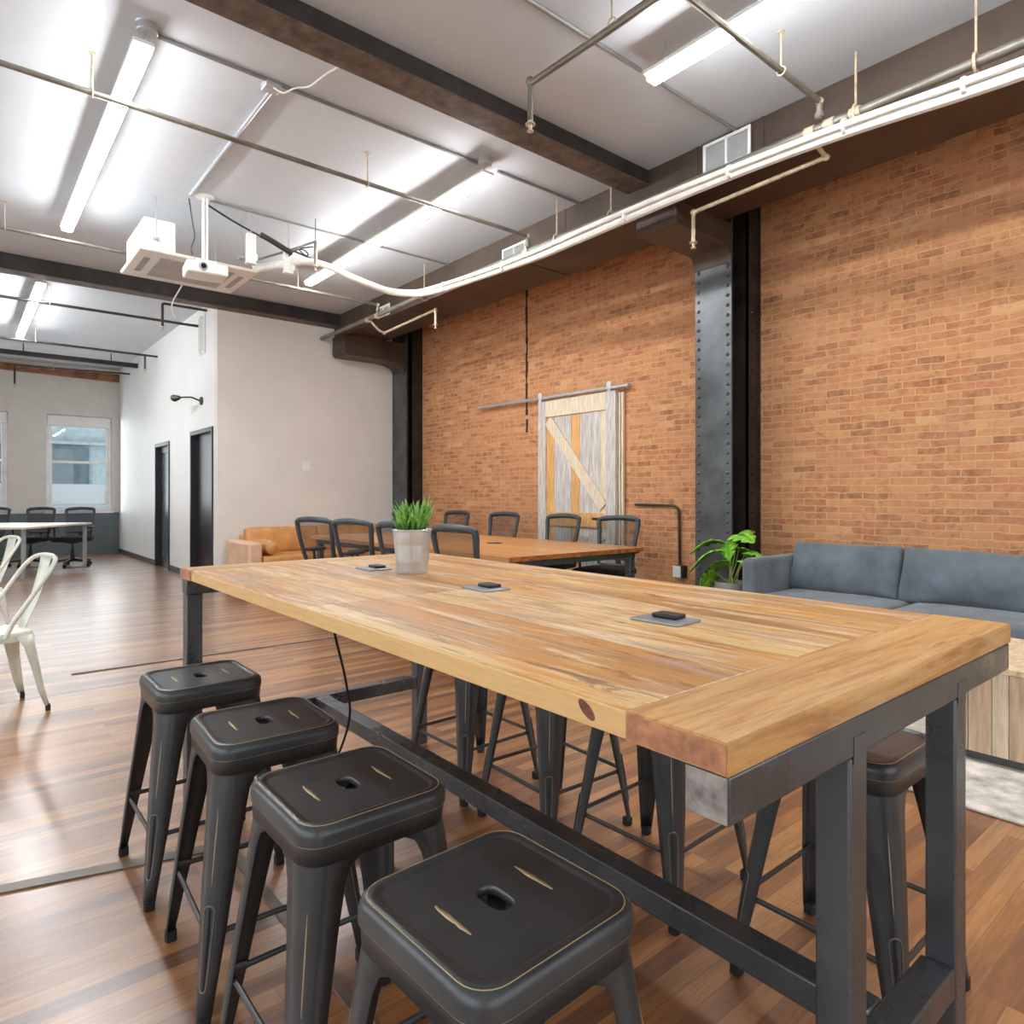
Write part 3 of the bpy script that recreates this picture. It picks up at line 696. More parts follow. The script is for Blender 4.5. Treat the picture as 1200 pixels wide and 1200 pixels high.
# ================================================================== OFFICE CHAIRS
def make_office():
    t = thing('office_chair', '', 'office chair', (0,0,0))
    yb = -.235
    def bp(u, v):    # back surface: u -1..1 across, v 0..1 up
        wd = .175+.05*v; x = u*wd; z = .50+.47*v-(.018*u*u if v > .9 else 0); y = yb-.11*v+.045*u*u-.02*math.sin(math.pi*v)
        return Vector((x, y, z))
    loop = [bp(-1+2*i/8, 0) for i in range(9)]+[bp(1, i/7) for i in range(1, 7)]+[bp(1-2*i/10, 1) for i in range(11)]+[bp(-1, 1-i/7) for i in range(1, 7)]
    loop2 = []; n = len(loop)
    for i in range(n): loop2.append((loop[i-1]+loop[i]*4+loop[(i+1) % n])/6)
    rad = [.014]*9+[.021, .022, .022, .022, .023, .025]+[.027]*11+[.025, .023, .022, .022, .022, .021]
    MB().tube(loop2, rad, 10, closed=True, flat=.9).build('back_frame', 'chair_frame', t)
    m = MB(); m.loft([[bp(-.97+1.94*i/8, .02+.95*j/6) for i in range(9)] for j in range(7)], cap=False, closed=False); m.build('back_mesh', 'mesh', t, recalc=False)
    MB().tube([(0, yb-.045, .56), (0, yb-.075, .49), (0, yb-.03, .41), (0, -.08, .39)], [.022, .026, .026, .022], 10).tube([bp(-.95, .12)+Vector((0, -.02, 0)), bp(0, .12)+Vector((0, -.035, 0)), bp(.95, .12)+Vector((0, -.02, 0))], .014, 8).build('back_support', 'black', t)
    s = MB(); puffy(s, (0, 0, .455), (.245, .235, .038), .036, (0, 0, .014), 8); weld(s.build('seat', 'blackfab', t))
    MB().lathe([(.001, .37), (.05, .37), (.11, .395), (.12, .42), (.001, .42)], n=16).build('seat_mechanism', 'black', t)
    for sx in (-1, 1):
        a = MB().tube(round_path([(sx*.14, 0, .425), (sx*.27, 0, .43), (sx*.285, -.01, .64)], .03), .014, 8)
        ar = a.build('arm_support', 'black', t)
        p = MB(); puffy(p, (sx*.285, .01, .655), (.04, .12, .015), .014, (0, 0, .004), 6); weld(p.build('armrest_pad', 'black', ar))
    MB().lathe([(.001, .09), (.032, .09), (.032, .2), (.026, .2), (.026, .29), (.015, .29), (.015, .38), (.001, .38)], n=14).build('gas_column', 'black', t)
    for k in range(5):
        a = R(72*k+18); d = Vector((math.cos(a), math.sin(a), 0)); sd = Vector((-d.y, d.x, 0))
        br = MB().loft([[d*r+sd*w_*c+Vector((0, 0, z+h*s)) for c, s in ((1, -1), (1, .6), (.5, 1), (-.5, 1), (-1, .6), (-1, -1))] for r, w_, z, h in ((.02, .028, .115, .028), (.15, .02, .1, .02), (.30, .015, .082, .013))])
        bo = br.build('base_arm', 'black', t, angle=50)
        c = d*.29; m2 = MB()
        for q in (-.012, .012): m2.tube([c+sd*(q-.009)+Vector((0, 0, .029)), c+sd*(q+.009)+Vector((0, 0, .029))], .028, 14)
        m2.tube([c+Vector((0, 0, .03)), c+Vector((0, 0, .08))], .007, 8); m2.build('caster', 'rubber', bo, angle=50)
    return t
OC = make_office(); g1 = 'black mesh office chairs around the conference table'
spots = [(4.86, 4.43, 104, 'black mesh office chair on the brick side of the conference table, nearest camera'),
         (4.88, 5.28, 99, 'black mesh office chair in front of the barn door, left of the nearest one'),
         (4.86, 6.28, 101, 'black mesh office chair on the brick side, between barn door and grassy pot'),
         (4.86, 7.30, 98, 'black mesh office chair on the brick side, just behind the grassy pot'),
         (3.0, 3.93, -82, 'large-looking black mesh office chair just right of the grassy pot'),
         (2.98, 4.72, -75, 'black mesh office chair half hidden behind the left of the grassy pot'),
         (2.96, 5.50, -71, 'black mesh office chair in front of the tan sofa, right one of two'),
         (2.90, 6.20, -68, 'black mesh office chair in front of the tan sofa, left one of two')]
for i, (x, y, a, l) in enumerate(spots):
    if i == 0: OC.location = (x, y, 0); OC.rotation_euler = (0, 0, R(a)); OC['label'] = l; OC['group'] = g1
    else: dup(OC, (x, y, 0), R(a), l, g1)

# ================================================================== CONFERENCE TABLE
t = thing('conference_table', 'long reclaimed wood conference table on dark steel legs before the brick wall', 'table', (3.88, 5.5, 0))
cx0, cx1, cy0, cy1 = 3.12, 4.655, 3.78, 7.35
MB().box(cx0, cx1, cy0, cy1, .703, .74, 0).box(cx0+.002, cx1-.002, cy0-.0015, cy0, .704, .739, 1).build('tabletop', ['conf', 'confedge'], t, world=True, bevel=.0012)
for x in (cx0+.06, cx1-.12):
    for y in (cy0+.05, cy1-.11): MB().box(x, x+.06, y, y+.06, 0, .65).build('leg', 'steel', t, world=True, bevel=.003)
MB().box(cx0+.05, cx1-.05, cy0+.05, cy0+.11, .65, .703).box(cx0+.05, cx1-.05, cy1-.11, cy1-.05, .65, .703).box(cx0+.05, cx0+.11, cy0+.11, cy1-.11, .65, .703).box(cx1-.11, cx1-.05, cy0+.11, cy1-.11, .65, .703).build('apron_frame', 'steel', t, world=True, bevel=.003)
cp = thing('power_module', 'small black power outlet set in the conference table', 'power outlet', (3.95, 5.0, .74)); MB().box(-.06, .06, -.05, .05, 0, .006).build('plate', 'black', cp, bevel=.002); MB().box(-.04, .04, -.02, .02, .006, .012).build('power_block', 'grey', cp, bevel=.002)

# ================================================================== BARN DOOR
t = thing('barn_door', 'sliding barn door of weathered grey and tan boards with diagonal braces', 'door', (5.43, 5.39, .02))
dy0, dy1, dz0, dz1 = 4.775, 6.005, .03, 2.315
xb = 5.435
widths = [.27, .29, .14, .33, .24]; cols_ = ['tanwood', 'greywood', 'tanwood', 'greywood', 'palewood']
y = dy1
tot = sum(widths)
for wd, cc in zip(widths, cols_):
    wd *= (dy1-dy0)/tot
    MB().box(xb, xb+.02, y-wd+.002, y-.002, dz0, dz1).build('board', cc, t, world=True, bevel=.001); y -= wd
xf = xb-.022
MB().box(xf, xb, dy1-.13, dy1, dz0, dz1).build('stile', 'greywood', t, world=True, bevel=.002)
MB().box(xf, xb, dy0, dy0+.14, dz0, dz1).build('stile', 'greywood', t, world=True, bevel=.002)
MB().box(xf, xb, dy0+.14, dy1-.13, dz1-.19, dz1).build('top_rail', 'palewood', t, world=True, bevel=.002)
MB().box(xf, xb, dy0+.14, dy1-.13, .84, 1.0).build('middle_rail', 'tanwood', t, world=True, bevel=.002)['label'] = 'warm tan middle rail'
MB().box(xf, xb, dy0+.14, dy1-.13, dz0, dz0+.18).build('bottom_rail', 'palewood', t, world=True, bevel=.002)
def brace(a, b, wd, m_):
    A, B = Vector((0, a[0], a[1])), Vector((0, b[0], b[1])); d = (B-A).normalized(); n_ = Vector((0, -d.z, d.y))*wd/2
    poly = [((A+n_).y, (A+n_).z), ((B+n_).y, (B+n_).z), ((B-n_).y, (B-n_).z), ((A-n_).y, (A-n_).z)]
    MB().prism(poly, 'x', xf, xb).build('diagonal_brace', m_, t, world=True, bevel=.002)
brace((dy1-.17, dz1-.23), (dy0+.18, 1.07), .13, 'palewood')
brace((dy0+.18, .78), (dy1-.17, .26), .13, 'greywood')
MB().box(xf-.012, xf, dy0+.17, dy0+.33, .925, .95).build('pull_handle', 'rubber', t, world=True, bevel=.003)
for y in (dy1-.04, dy0+.09):
    h = MB().box(xf-.006, xf, y-.022, y+.022, dz1-.14, dz1+.08).lathe([(.001, -.02), (.035, -.02), (.035, -.004), (.001, -.004)], (xf+.012, y, dz1+.075), 16, axis='x')
    h.build('strap_hanger', 'galv', t, world=True)
MB().box(xb+.021, xb+.05, dy0-.07, dy0-.045, dz0, dz1-.02).box(xb+.021, xb+.05, dy0-.03, dy0-.004, dz0, dz1-.02).build('side_jamb', 'palewood', t, world=True)
t = thing('barn_door_rail', 'grey steel rail pipe above the barn door', 'door rail', (5.42, 5.9, 2.35))
MB().tube([(5.425, 4.60, 2.352), (5.425, 7.22, 2.372)], .02, 12).build('rail', 'galv', t, world=True)
for y in (4.66, 5.55, 6.75): MB().lathe([(.001, -.075), (.012, -.075), (.012, -.02), (.03, -.02), (.03, 0), (.001, 0)], (XW, y, 2.357+.005*(y-4.6)), 10, axis='x').build('rail_mount', 'galv', t, world=True)

# wall conduit with outlet
t = thing('wall_conduit', 'dark bent conduit running down the brick to an outlet', 'conduit', (5.48, 4.05, .48))
MB().tube(round_path([(5.478, 4.56, 1.10), (5.478, 4.01, 1.095), (5.478, 4.0, .5)], .09, 8), .0125, 10).build('conduit_pipe', 'pipedark', t, world=True)
t = thing('outlet_box', 'black outlet box with white receptacle low on the brick wall', 'outlet', (5.46, 3.985, .43))
MB().box(5.435, 5.499, 3.925, 4.04, .39, .51).build('back_box', 'black', t, world=True, bevel=.004)
MB().box(5.429, 5.435, 3.955, 4.045, .395, .505).box(5.426, 5.429, 3.97, 4.03, .41, .445).box(5.426, 5.429, 3.97, 4.03, .455, .49).build('receptacle', 'white', t, world=True, bevel=.001)

# ================================================================== GREY SOFA
t = thing('grey_sofa', 'long grey-blue velvet sofa against the brick wall', 'sofa', (5.0, 1.2, 0))
sx0, sx1, sy0, sy1 = 4.55, 5.46, -.75, 2.76
MB().box(sx0+.03, sx1, sy0, sy1, .12, .3).build('base', 'sofa', t, world=True, bevel=.02, seg=3)
MB().box(sx1-.16, sx1, sy0, sy1-.02, .3, .70).build('back_panel', 'sofa', t, world=True, bevel=.03, seg=3)
for y in (sy1-.1, sy0):
    MB().box(sx0, sx1-.0, y, y+.11, .12, .725).build('arm', 'sofa', t, world=True, bevel=.035, seg=4)
for a, b, k in ((1.78, sy1-.1, 0), (.79, 1.78, 1), (-.2, .79, 2)):
    a2 = max(a, sy0+.12); c = MB(); puffy(c, ((sx0+sx1-.16)/2+.0, (a2+b)/2, .385), ((sx1-.16-sx0)/2, (b-a2)/2-.004, .078), .035, (0, 0, .016), 8, wr=.004, seed=k); weld(c.build('seat_cushion', 'sofa', t, world=True))
for a, b, k, zt in ((1.86, 2.66, 0, 0), (.72, 1.86, 1, .0), (-.45, .72, 2, 0)):
    c = MB(); m3 = Matrix.Rotation(R(14), 3, 'Y')
    puffy(c, (5.13, (a+b)/2, .64), (.05, (b-a)/2-.0, .195), .035, (.085, -.012, -.022), 18, wr=.022, seed=k*7+2, m3=m3); weld(c.build('back_cushion', 'sofa', t, world=True))
for x in (sx0+.08, sx1-.1):
    for y in (sy0+.1, 1.0, sy1-.1): MB().lathe([(.012, 0), (.022, .12), (.001, .12)], (x, y, 0), 10).build('leg', 'rubber', t, world=True)

# ================================================================== MONSTERA
t = thing('potted_monstera', 'green monstera in a grey pot between the riveted column and the grey sofa', 'potted plant', (4.83, 3.02, 0))
MB().lathe([(.001, 0), (.10, 0), (.115, .02), (.135, .47), (.138, .50), (.13, .50), (.122, .45), (.001, .45)], n=28).build('pot', 'pot', t)
MB().lathe([(.001, .45), (.12, .455), (.001, .47)], n=20).build('soil', 'soil', t)
def monstera_leaf(base, tip, width, droop, roll, seed):
    rl = random.Random(seed); B, Tp = Vector(base), Vector(tip); d = Tp-B; L = d.length; d.normalize()
    side = d.cross(Vector((0, 0, 1))).normalized(); side = Matrix.Rotation(roll, 3, d)@side; up = side.cross(d)
    n = 14; mb_ = MB(); C = []
    for i in range(n+1):
        k = i/n; C.append(B+d*L*k+up*(math.sin(k*math.pi)*.12*L)-Vector((0, 0, 1))*droop*k*k*L)
    prev = None
    for sd in (-1, 1):
        i = 0
        while i < n:
            k0 = i/n; k1 = (i+1)/n
            wfun = lambda k: 1.5*width*(math.sin(math.pi*min(1, (k*.86+.14)))**.75)*(1 if k < .97 else .5)
            w0, w1 = wfun(k0), wfun(k1)
            if i >= 3 and i % 3 == 0 and i < n-1: w0 *= 1; w1 *= .6
            if i >= 3 and i % 3 == 1 and i < n-1: w0 *= .6
            a, b = C[i], C[i+1]; q = -.25
            rows = []
            for (c, ww) in ((a, w0), (b, w1)):
                rows.append([c, c+side*sd*ww*.5-d*ww*.10+up*ww*.10, c+side*sd*ww-d*ww*.2-up*ww*.06])
            mb_.add(rows[0]+rows[1], [(0, 1, 4, 3), (1, 2, 5, 4)])
            i += 1
    return mb_
LV = [((4.86, 3.1, .80), (4.74, 3.36, .80), .075, .35, .2, 1), ((4.84, 3.08, .74), (4.70, 3.36, .68), .065, .5, .1, 2), ((4.9, 3.03, .86), (4.83, 2.82, .90), .09, .35, .3, 3),
      ((4.86, 3.07, .82), (4.80, 3.02, .70), .08, .2, .9, 4), ((4.74, 2.98, .66), (4.66, 3.20, .56), .085, .2, .3, 5), ((4.85, 2.93, .66), (4.80, 2.78, .62), .07, .3, -.2, 6),
      ((4.76, 3.12, .56), (4.66, 3.22, .40), .075, .2, .8, 7), ((4.92, 2.96, .72), (4.95, 2.8, .74), .07, .3, 0, 8), ((4.98, 3.05, .76), (5.1, 3.0, .7), .07, .4, 0, 9)]
for i, (b, tp_, wd, dr, ro, sd) in enumerate(LV):
    lf = monstera_leaf(b, tp_, wd, dr, ro, sd).build('leaf', 'leaf', t, world=True, solid=.0012, angle=80, recalc=False)
    st = MB().tube([(4.83+.03*math.cos(i), 3.02+.03*math.sin(i), .45), ((4.83+b[0])/2+.01, (3.02+b[1])/2, .45+(b[2]-.45)*.6), b], [.006, .005, .003], 6); st.build('stem', 'stem', t, world=True)

# ================================================================== COFFEE TABLE AND RUG
setprops(MB().box(2.965, 4.5, -1.6, 1.75, .001, .014).build('area_rug', 'rug', bevel=.005), 'mottled cream and grey rug under the plank coffee table', 'rug')
t = thing('coffee_table', 'low coffee table clad in upright weathered planks with pale top', 'coffee table', (3.9, .3, .014))
MB().box(3.53, 4.20, -.6, 1.08, .014, .075).build('plinth', 'wains', t, world=True, bevel=.003)
kk = 0; y = 1.12; rk = random.Random(9); pm_ = ['palewood', 'greywood', 'tanwood']
tw = [brushed('plank_a', (206, 180, 152), .65, 0, (16, 16, 1.4), .12), brushed('plank_b', (186, 166, 146), .65, 0, (16, 16, 1.4), .14), brushed('plank_c', (170, 132, 104), .65, 0, (16, 16, 1.4), .16), brushed('plank_d', (222, 204, 178), .65, 0, (16, 16, 1.4), .1)]
while y > -.62:
    wd = rk.uniform(.045, .095); a = max(y-wd, -.64)
    MB().box(3.485, 3.51, a+.0012, y-.0012, .06, .425).build('plank', tw[rk.randrange(4)], t, world=True, bevel=.001); y = a
MB().box(3.51, 4.24, 1.095, 1.12, .06, .425).box(4.215, 4.24, -.64, 1.095, .06, .425).box(3.51, 4.215, -.64, -.615, .06, .425).build('body', 'palewood', t, world=True, bevel=.002)
MB().box(3.47, 4.255, -.655, 1.135, .425, .452).build('tabletop', 'osb', t, world=True, bevel=.003)

# ================================================================== TAN LEATHER SOFA
t = thing('leather_sofa', 'tan leather sofa against the plain white wall behind the conference chairs', 'sofa', (3.9, 8.7, 0))
ax0, ax1, ay0, ay1 = 2.72, 5.02, 8.22, 9.12
MB().box(ax0, ax1, ay0+.02, ay1, .1, .3).build('base', 'leather', t, world=True, bevel=.015)
MB().box(ax0+.0, ax0+.17, ay0, ay1-.05, .1, .62, 0).build('arm', 'leatherpale', t, world=True, bevel=.03, seg=3)
MB().box(ax1-.17, ax1, ay0, ay1-.05, .1, .62, 0).build('arm', 'leather', t, world=True, bevel=.03, seg=3)
MB().box(ax0+.17, ax1-.17, ay1-.12, ay1, .3, .68).build('back_panel', 'leather', t, world=True, bevel=.02)
for a, b in ((ax0+.18, 3.87), (3.87, ax1-.18)):
    c = MB(); puffy(c, ((a+b)/2, ay0+.37, .37), ((b-a)/2-.004, .37, .07), .03, (0, 0, .012), 8); weld(c.build('seat_cushion', 'leather', t, world=True))
    c = MB(); puffy(c, ((a+b)/2, ay1-.2, .60), ((b-a)/2-.004, .075, .175), .04, (0, .02, 0), 8, m3=Matrix.Rotation(R(-10), 3, 'X')); weld(c.build('back_cushion', 'leather', t, world=True))
for x in (ax0+.1, ax1-.1):
    for y in (ay0+.1, ay1-.1): MB().lathe([(.012, 0), (.02, .1), (.001, .1)], (x, y, 0), 8).build('leg', 'rubber', t, world=True)
t = MB().lathe([(.001, -.26), (.05, -.255), (.08, -.23), (.088, 0), (.08, .23), (.05, .255), (.001, .26)], (0, 0, 0), 20, axis='y').build('bolster_cushion', 'leather')
t.location = (3.03, 8.52, .545); setprops(t, 'round tan leather bolster beside the arm of the leather sofa', 'cushion')

# ================================================================== FAR DESK AND CHAIRS
ang = math.atan2(.82, .57)     # short side direction
t = thing('white_desk', 'long pale desk with grey metal legs by the street windows', 'desk', (.77, 11.7, 0), ang-R(90))
MB().box(-3.4, -.0, 0, 1.75, .71, .74).build('desktop', 'deskwhite', t, bevel=.004)
for x, y in ((-.09, .05), (-.09, 1.64), (-1.8, .05), (-1.8, 1.64)): MB().box(x, x+.045, y, y+.045, 0, .71).build('leg', 'grey', t, bevel=.003)
g2 = 'dark office chairs at the far desk'
def loc2(u, v): return (.77+math.cos(ang-R(90))*u-math.sin(ang-R(90))*v, 11.7+math.sin(ang-R(90))*u+math.cos(ang-R(90))*v, 0)
p = loc2(-.36, 1.85); dup(OC, p, ang-R(90)+R(180)+R(6), 'dark mesh office chair behind the far desk, nearest the white partition', g2)
p = loc2(-1.05, 1.88); dup(OC, p, ang-R(90)+R(180), 'dark mesh office chair behind the far desk, left of the window chair', g2)
p = loc2(-1.82, 1.9); dup(OC, p, ang-R(90)+R(170), 'dark mesh office chair behind the far desk, cut by the left picture edge', g2)

# ================================================================== CEILING LIGHTS
def led(x, y0, y1, label):
    t = thing('linear_light', label, 'ceiling light', (x, y0, CZ), 0, 'long linear ceiling lights')
    L = y1-y0
    MB().box(-.052, .052, 0, L, -.158, -.135).build('housing', 'white', t, bevel=.003)
    MB().box(-.042, .042, .01, L-.01, -.195, -.1585).build('diffuser', 'led', t, bevel=.012, seg=3)
    MB().lathe([(.001, -.045), (.05, -.045), (.055, -.04), (.055, -.005), (.06, 0), (.001, 0)], (0.03, .08, 0), 18).build('junction_box', 'galv', t)
    MB().tube([(.02, .08, -.04), (.0, .08, -.145)], .012, 8).build('stem', 'galv', t)
    for q in (L*.5, L-.12): MB().tube([(0, q, 0), (0, q, -.145)], .006, 8).build('stem', 'galv', t)
led(.785, 4.04, 7.28, 'glowing linear ceiling light at upper left between the two near beams')
led(3.11, 4.01, 7.38, 'glowing linear ceiling light in front of the girder, beyond the high table')
led(3.115, -1.0, 2.49, 'glowing linear ceiling light at the top right over the sofa area')
led(.765, 9.36, 12.65, 'glowing linear ceiling light over the far desk area')

# thin ceiling conduits
cg = 'thin conduits fixed to the ceiling'
for pts, lab, r in (([(.84, 4.16, 3.775), (3.2, 4.16, 3.775)], 'thin grey conduit on the ceiling joining the ends of two linear lights', .012),
    ([(3.32, 4.16, 3.775), (4.245, 4.16, 3.775)], 'thin grey conduit on the ceiling from the light end to the girder', .012),
    ([(1.72, 6.19, 3.775), (4.245, 6.21, 3.775)], 'thin grey conduit on the ceiling from the projector mount to the girder', .010),
    ([(1.5, 2.62, 3.775), (3.2, 2.62, 3.775)], 'thin grey conduit on the ceiling before the top right light', .012),
    ([(3.3, 2.62, 3.775), (4.245, 2.62, 3.775)], 'thin grey conduit on the ceiling between the top right light and the girder', .010),
    ([(1.55, 4.26, 3.772), (1.55, 6.16, 3.772)], 'pale surface raceway on the ceiling running to the projector mount', .014)):
    o = MB().tube(pts, r, 8).build('ceiling_conduit', 'conduit' if r != .014 else 'galv'); setprops(o, lab, 'conduit', cg)
jb = thing('junction_box', 'small metal junction box on the ceiling with a loose white wire', 'junction box', (1.53, 4.2, CZ))
MB().box(-.05, .05, -.05, .05, -.045, 0).build('box_body', 'galv', jb, bevel=.006)
MB().tube(round_path([(0, -.03, -.04), (.05, -.06, -.08), (.1, -.13, -.05), (.16, -.2, -.06), (.2, -.33, -.03), (.26, -.52, -.02), (.3, -.61, -.01)], .04), .005, 6).build('loose_wire', 'white', jb)

# ================================================================== SPRINKLER PIPES
def head(mb_, x, y, z):
    mb_.lathe([(.001, 0), (.016, 0), (.018, -.012), (.03, -.016), (.03, -.022), (.012, -.026), (.008, -.05), (.02, -.056), (.02, -.06), (.001, -.06)], (x, y, z), 12)
def elbow(x, y, z, r, name='elbow', m='pipe', par=None):
    s = MB(); sphere(s, (x, y, z), r*1.35, 10); return s.build(name, m, par, world=True)
def hanger(par, x, y, z, r):
    h = MB().tube([(x, y, z+r), (x, y, CZ)], .005, 6); pts = [(x, y+(r+.006)*math.cos(R(a)), z+(r+.006)*math.sin(R(a))) for a in range(0, 360, 30)]
    h.tube(pts, .005, 5, closed=True); h.lathe([(.001, CZ-.006), (.02, CZ-.006), (.02, CZ), (.001, CZ)], (x, y, 0), 10); h.build('hanger', 'pipelight', par, world=True)
def xpipe(y, z0, z1, xa, xb, label, m='pipe', r=.017, hang=(), end_elbow=True, drop=None):
    t = thing('sprinkler_pipe', label, 'pipe', (xb, y, z1), 0, 'sprinkler branch pipes crossing the ceiling')
    MB().tube([(xa, y, z0), (xb, y, z1)], r, 10).build('pipe_run', m, t, world=True)
    if end_elbow:
        elbow(xb, y, z1, r, m='pipelight' if m == 'pipe' else m, par=t)
        MB().tube([(xb, y, z1), (xb, y, 3.46)], r, 10).lathe([(.026, 3.47), (.026, 3.50), (.02, 3.505), (.02, 3.47)], (xb, y, 0), 10).build('riser', m, t, world=True)
    for x in hang: hanger(t, x, y, z0+(z1-z0)*(x-xa)/(xb-xa), r)
    if drop:
        x, zz = drop; MB().tube([(x, y, z0+(z1-z0)*(x-xa)/(xb-xa)), (x, y, zz)], r*.9, 10).build('drop', m, t, world=True)
        h = MB(); head(h, x, y, zz); h.build('sprinkler_head', 'pipelight', t, world=True)
    return t
xpipe(1.91, 3.575, 3.57, XL, 4.0, 'grey sprinkler pipe crossing the ceiling at the top right', 'pipe', .018, hang=(3.55, -1))
xpipe(4.59, 3.56, 3.555, XL, 4.01, 'sprinkler pipe crossing the two long lights beyond the nearest beam', 'pipe', .017, hang=(.62, 2.4, -1))
xpipe(7.40, 3.565, 3.545, XL, 4.01, 'sprinkler pipe passing behind the ceiling air unit', 'pipe', .018, hang=(.34, 3.0))
xpipe(9.98, 3.565, 3.555, XL, XD, 'sprinkler pipe just beyond the second beam, ending at the white partition', 'pipedark', .018, end_elbow=False, hang=(.9,))
xpipe(12.5, 3.565, 3.53, XL, XD, 'sprinkler pipe over the far desk ending at the white partition', 'pipedark', .018, end_elbow=False, hang=(.95,), drop=(2.44, 3.30))
t = xpipe(14.8, 3.505, 3.56, .82, XD, 'sprinkler pipe closest to the street windows with a short drop', 'pipedark', .018, end_elbow=False, hang=(1.4,), drop=(.82, 3.18))
elbow(.82, 14.8, 3.505, .02, m='pipedark', par=t)
t = thing('sprinkler_drop', 'short dark sprinkler elbow coming out of the top of the white partition', 'sprinkler', (2.1, 9.7, 3.7))
MB().tube(round_path([(XD, 9.62, 3.70), (2.1, 9.70, 3.72), (2.1, 9.7, 3.42)], .03), .017, 10).build('pipe_run', 'pipedark', t, world=True)
h = MB(); head(h, 2.1, 9.7, 3.42); h.build('sprinkler_head', 'pipelight', t, world=True)
# pipe running away over the nearest beam
t = thing('sprinkler_pipe', 'dark double sprinkler pipe with hanging head above the nearest beam', 'pipe', (2.58, 2.93, 3.6), 0, 'sprinkler branch pipes crossing the ceiling')
MB().tube([(2.58, 1.92, 3.575), (2.58, 2.93, 3.60)], .019, 10).build('pipe_run', 'pipe', t, world=True)
MB().tube([(2.62, 1.95, 3.64), (2.62, 2.88, 3.64)], .008, 8).build('side_conduit', 'pipedark', t, world=True)
elbow(2.58, 2.93, 3.612, .02, par=t, m='pipe'); MB().tube([(2.58, 2.93, 3.612), (2.58, 2.93, 3.38)], .017, 10).build('drop', 'pipe', t, world=True)
h = MB(); head(h, 2.58, 2.93, 3.38); h.build('sprinkler_head', 'pipelight', t, world=True); hanger(t, 2.58, 2.30, 3.612, .02)
# main along the girder
t = thing('sprinkler_main', 'long grey sprinkler main pipe running beside the girder', 'pipe', (4.1, 3, 3.44))
MB().tube([(4.05, YB, 3.425), (4.05, 9.14, 3.445)], .027, 12).build('pipe_run', 'pipe', t, world=True)
MB().tube([(4.11, YB, 3.46), (4.11, 8.9, 3.475)], .011, 8).build('side_conduit', 'galv', t, world=True)
for y in (1.87, 1.99, 1.72, 4.65, 7.47, 7.72): MB().tube([(4.05, y-.03, 3.432), (4.05, y+.03, 3.432)], .036, 12).build('coupling', 'pipelight', t, world=True)
for y, x in ((1.12, 4.05), (1.72, 4.05), (3.62, 4.05), (4.25, 4.05), (6.4, 4.05)):
    h = MB().tube([(x, y, 3.47), (x, y, CZ)], .0065, 6); h.tube([(x+.04*math.cos(R(a)), y, 3.43+.05*math.sin(R(a))) for a in range(0, 360, 30)], .008, 6, closed=True); h.build('hanger', 'pipelight', t, world=True)
# white wrapped lines
pts = [(4.0, YB+.1, 3.275), (4.0, -.5, 3.265), (4.0, .92, 3.250), (4.0, 1.73, 3.320), (4.0, 2.27, 3.343), (4.0, 2.93, 3.347), (4.0, 3.77, 3.335), (4.0, 4.39, 3.325), (4.0, 5.12, 3.355), (4.0, 6.0, 3.395), (3.98, 6.42, 3.44), (3.68, 6.50, 3.42), (3.14, 6.27, 3.4), (2.72, 6.06, 3.4), (2.5, 6.08, 3.4), (2.38, 6.35, 3.39), (2.22, 6.55, 3.38)]
t = thing('wrapped_line', 'bundle of white wrapped refrigerant lines from the air unit along the girder', 'pipe', (4.05, 3, 3.35))
MB().tube(round_path(pts, .25, 5), .033, 10).build('thick_line', 'whitewrap', t, world=True)
pts2 = [(x-.045 if y < 6.2 and x > 3.97 else x, y+(.04 if x < 4 else 0), z+.028+.012*math.sin(y*2.1)) for x, y, z in pts]
MB().tube(round_path(pts2, .25, 5), .021, 10).build('thin_line', 'whitewrap', t, world=True)
for y, z in ((.3, 3.30), (1.15, 3.31), (1.75, 3.355), (2.5, 3.37), (3.4, 3.365), (4.9, 3.37), (5.9, 3.42)):
    MB().tube([(3.98, y-.01, z-.012), (3.98, y+.01, z-.012)], .046, 12).build('tie', 'whitewrap', t, world=True)
# sprinkler drops from the main
for (ya, za, yb, zb, ze, lab) in ((2.0, 3.36, 3.0, 3.33, 3.12, 'beige sprinkler arm reaching past the nearer column'), (7.72, 3.30, 6.52, 3.345, 3.19, 'beige sprinkler arm hanging below the girder near the far column')):
    t = thing('hanging_sprinkler', lab, 'sprinkler', (4.28, yb, zb), 0, 'sprinkler arms below the girder')
    MB().tube(round_path([(4.07, ya-.0, 3.43), (4.2, ya, za+.02), (4.28, ya, za), (4.28, yb, zb), (4.28, yb, ze)], .035), .015, 10).build('pipe_run', 'pipelight', t, world=True)
    elbow(4.28, yb, zb, .017, m='pipelight', par=t); elbow(4.28, ya, za, .018, m='pipelight', par=t)
    h = MB(); head(h, 4.28, yb, ze); h.build('sprinkler_head', 'pipelight', t, world=True)

# girder vents
def vent(y0, y1, z0, z1, label):
    t = thing('air_grille', label, 'vent', (4.24, (y0+y1)/2, z0), 0, 'white grilles on the girder'); x = 4.238
    f = MB().box(x-.012, x, y0, y1, z0, z0+.02).box(x-.012, x, y0, y1, z1-.02, z1).box(x-.012, x, y0, y0+.02, z0+.02, z1-.02).box(x-.012, x, y1-.02, y1, z0+.02, z1-.02).box(x-.012, x, (y0+y1)/2-.008, (y0+y1)/2+.008, z0+.02, z1-.02)
    f.build('grille_frame', 'white', t, world=True); s2 = MB(); z = z0+.028
    while z < z1-.025: s2.obox((x-.004, (y0+y1)/2, z), (.012, y1-y0-.04, .0015), Matrix.Rotation(R(35), 3, 'Y')); z += .012
    s2.build('louvres', 'greygrille', t, world=True); MB().box(x-.001, x, y0+.01, y1-.01, z0+.01, z1-.01).build('backing', 'grey', t, world=True)
vent(2.50, 2.88, 3.545, 3.765, 'white double air grille on the girder above the nearer column')
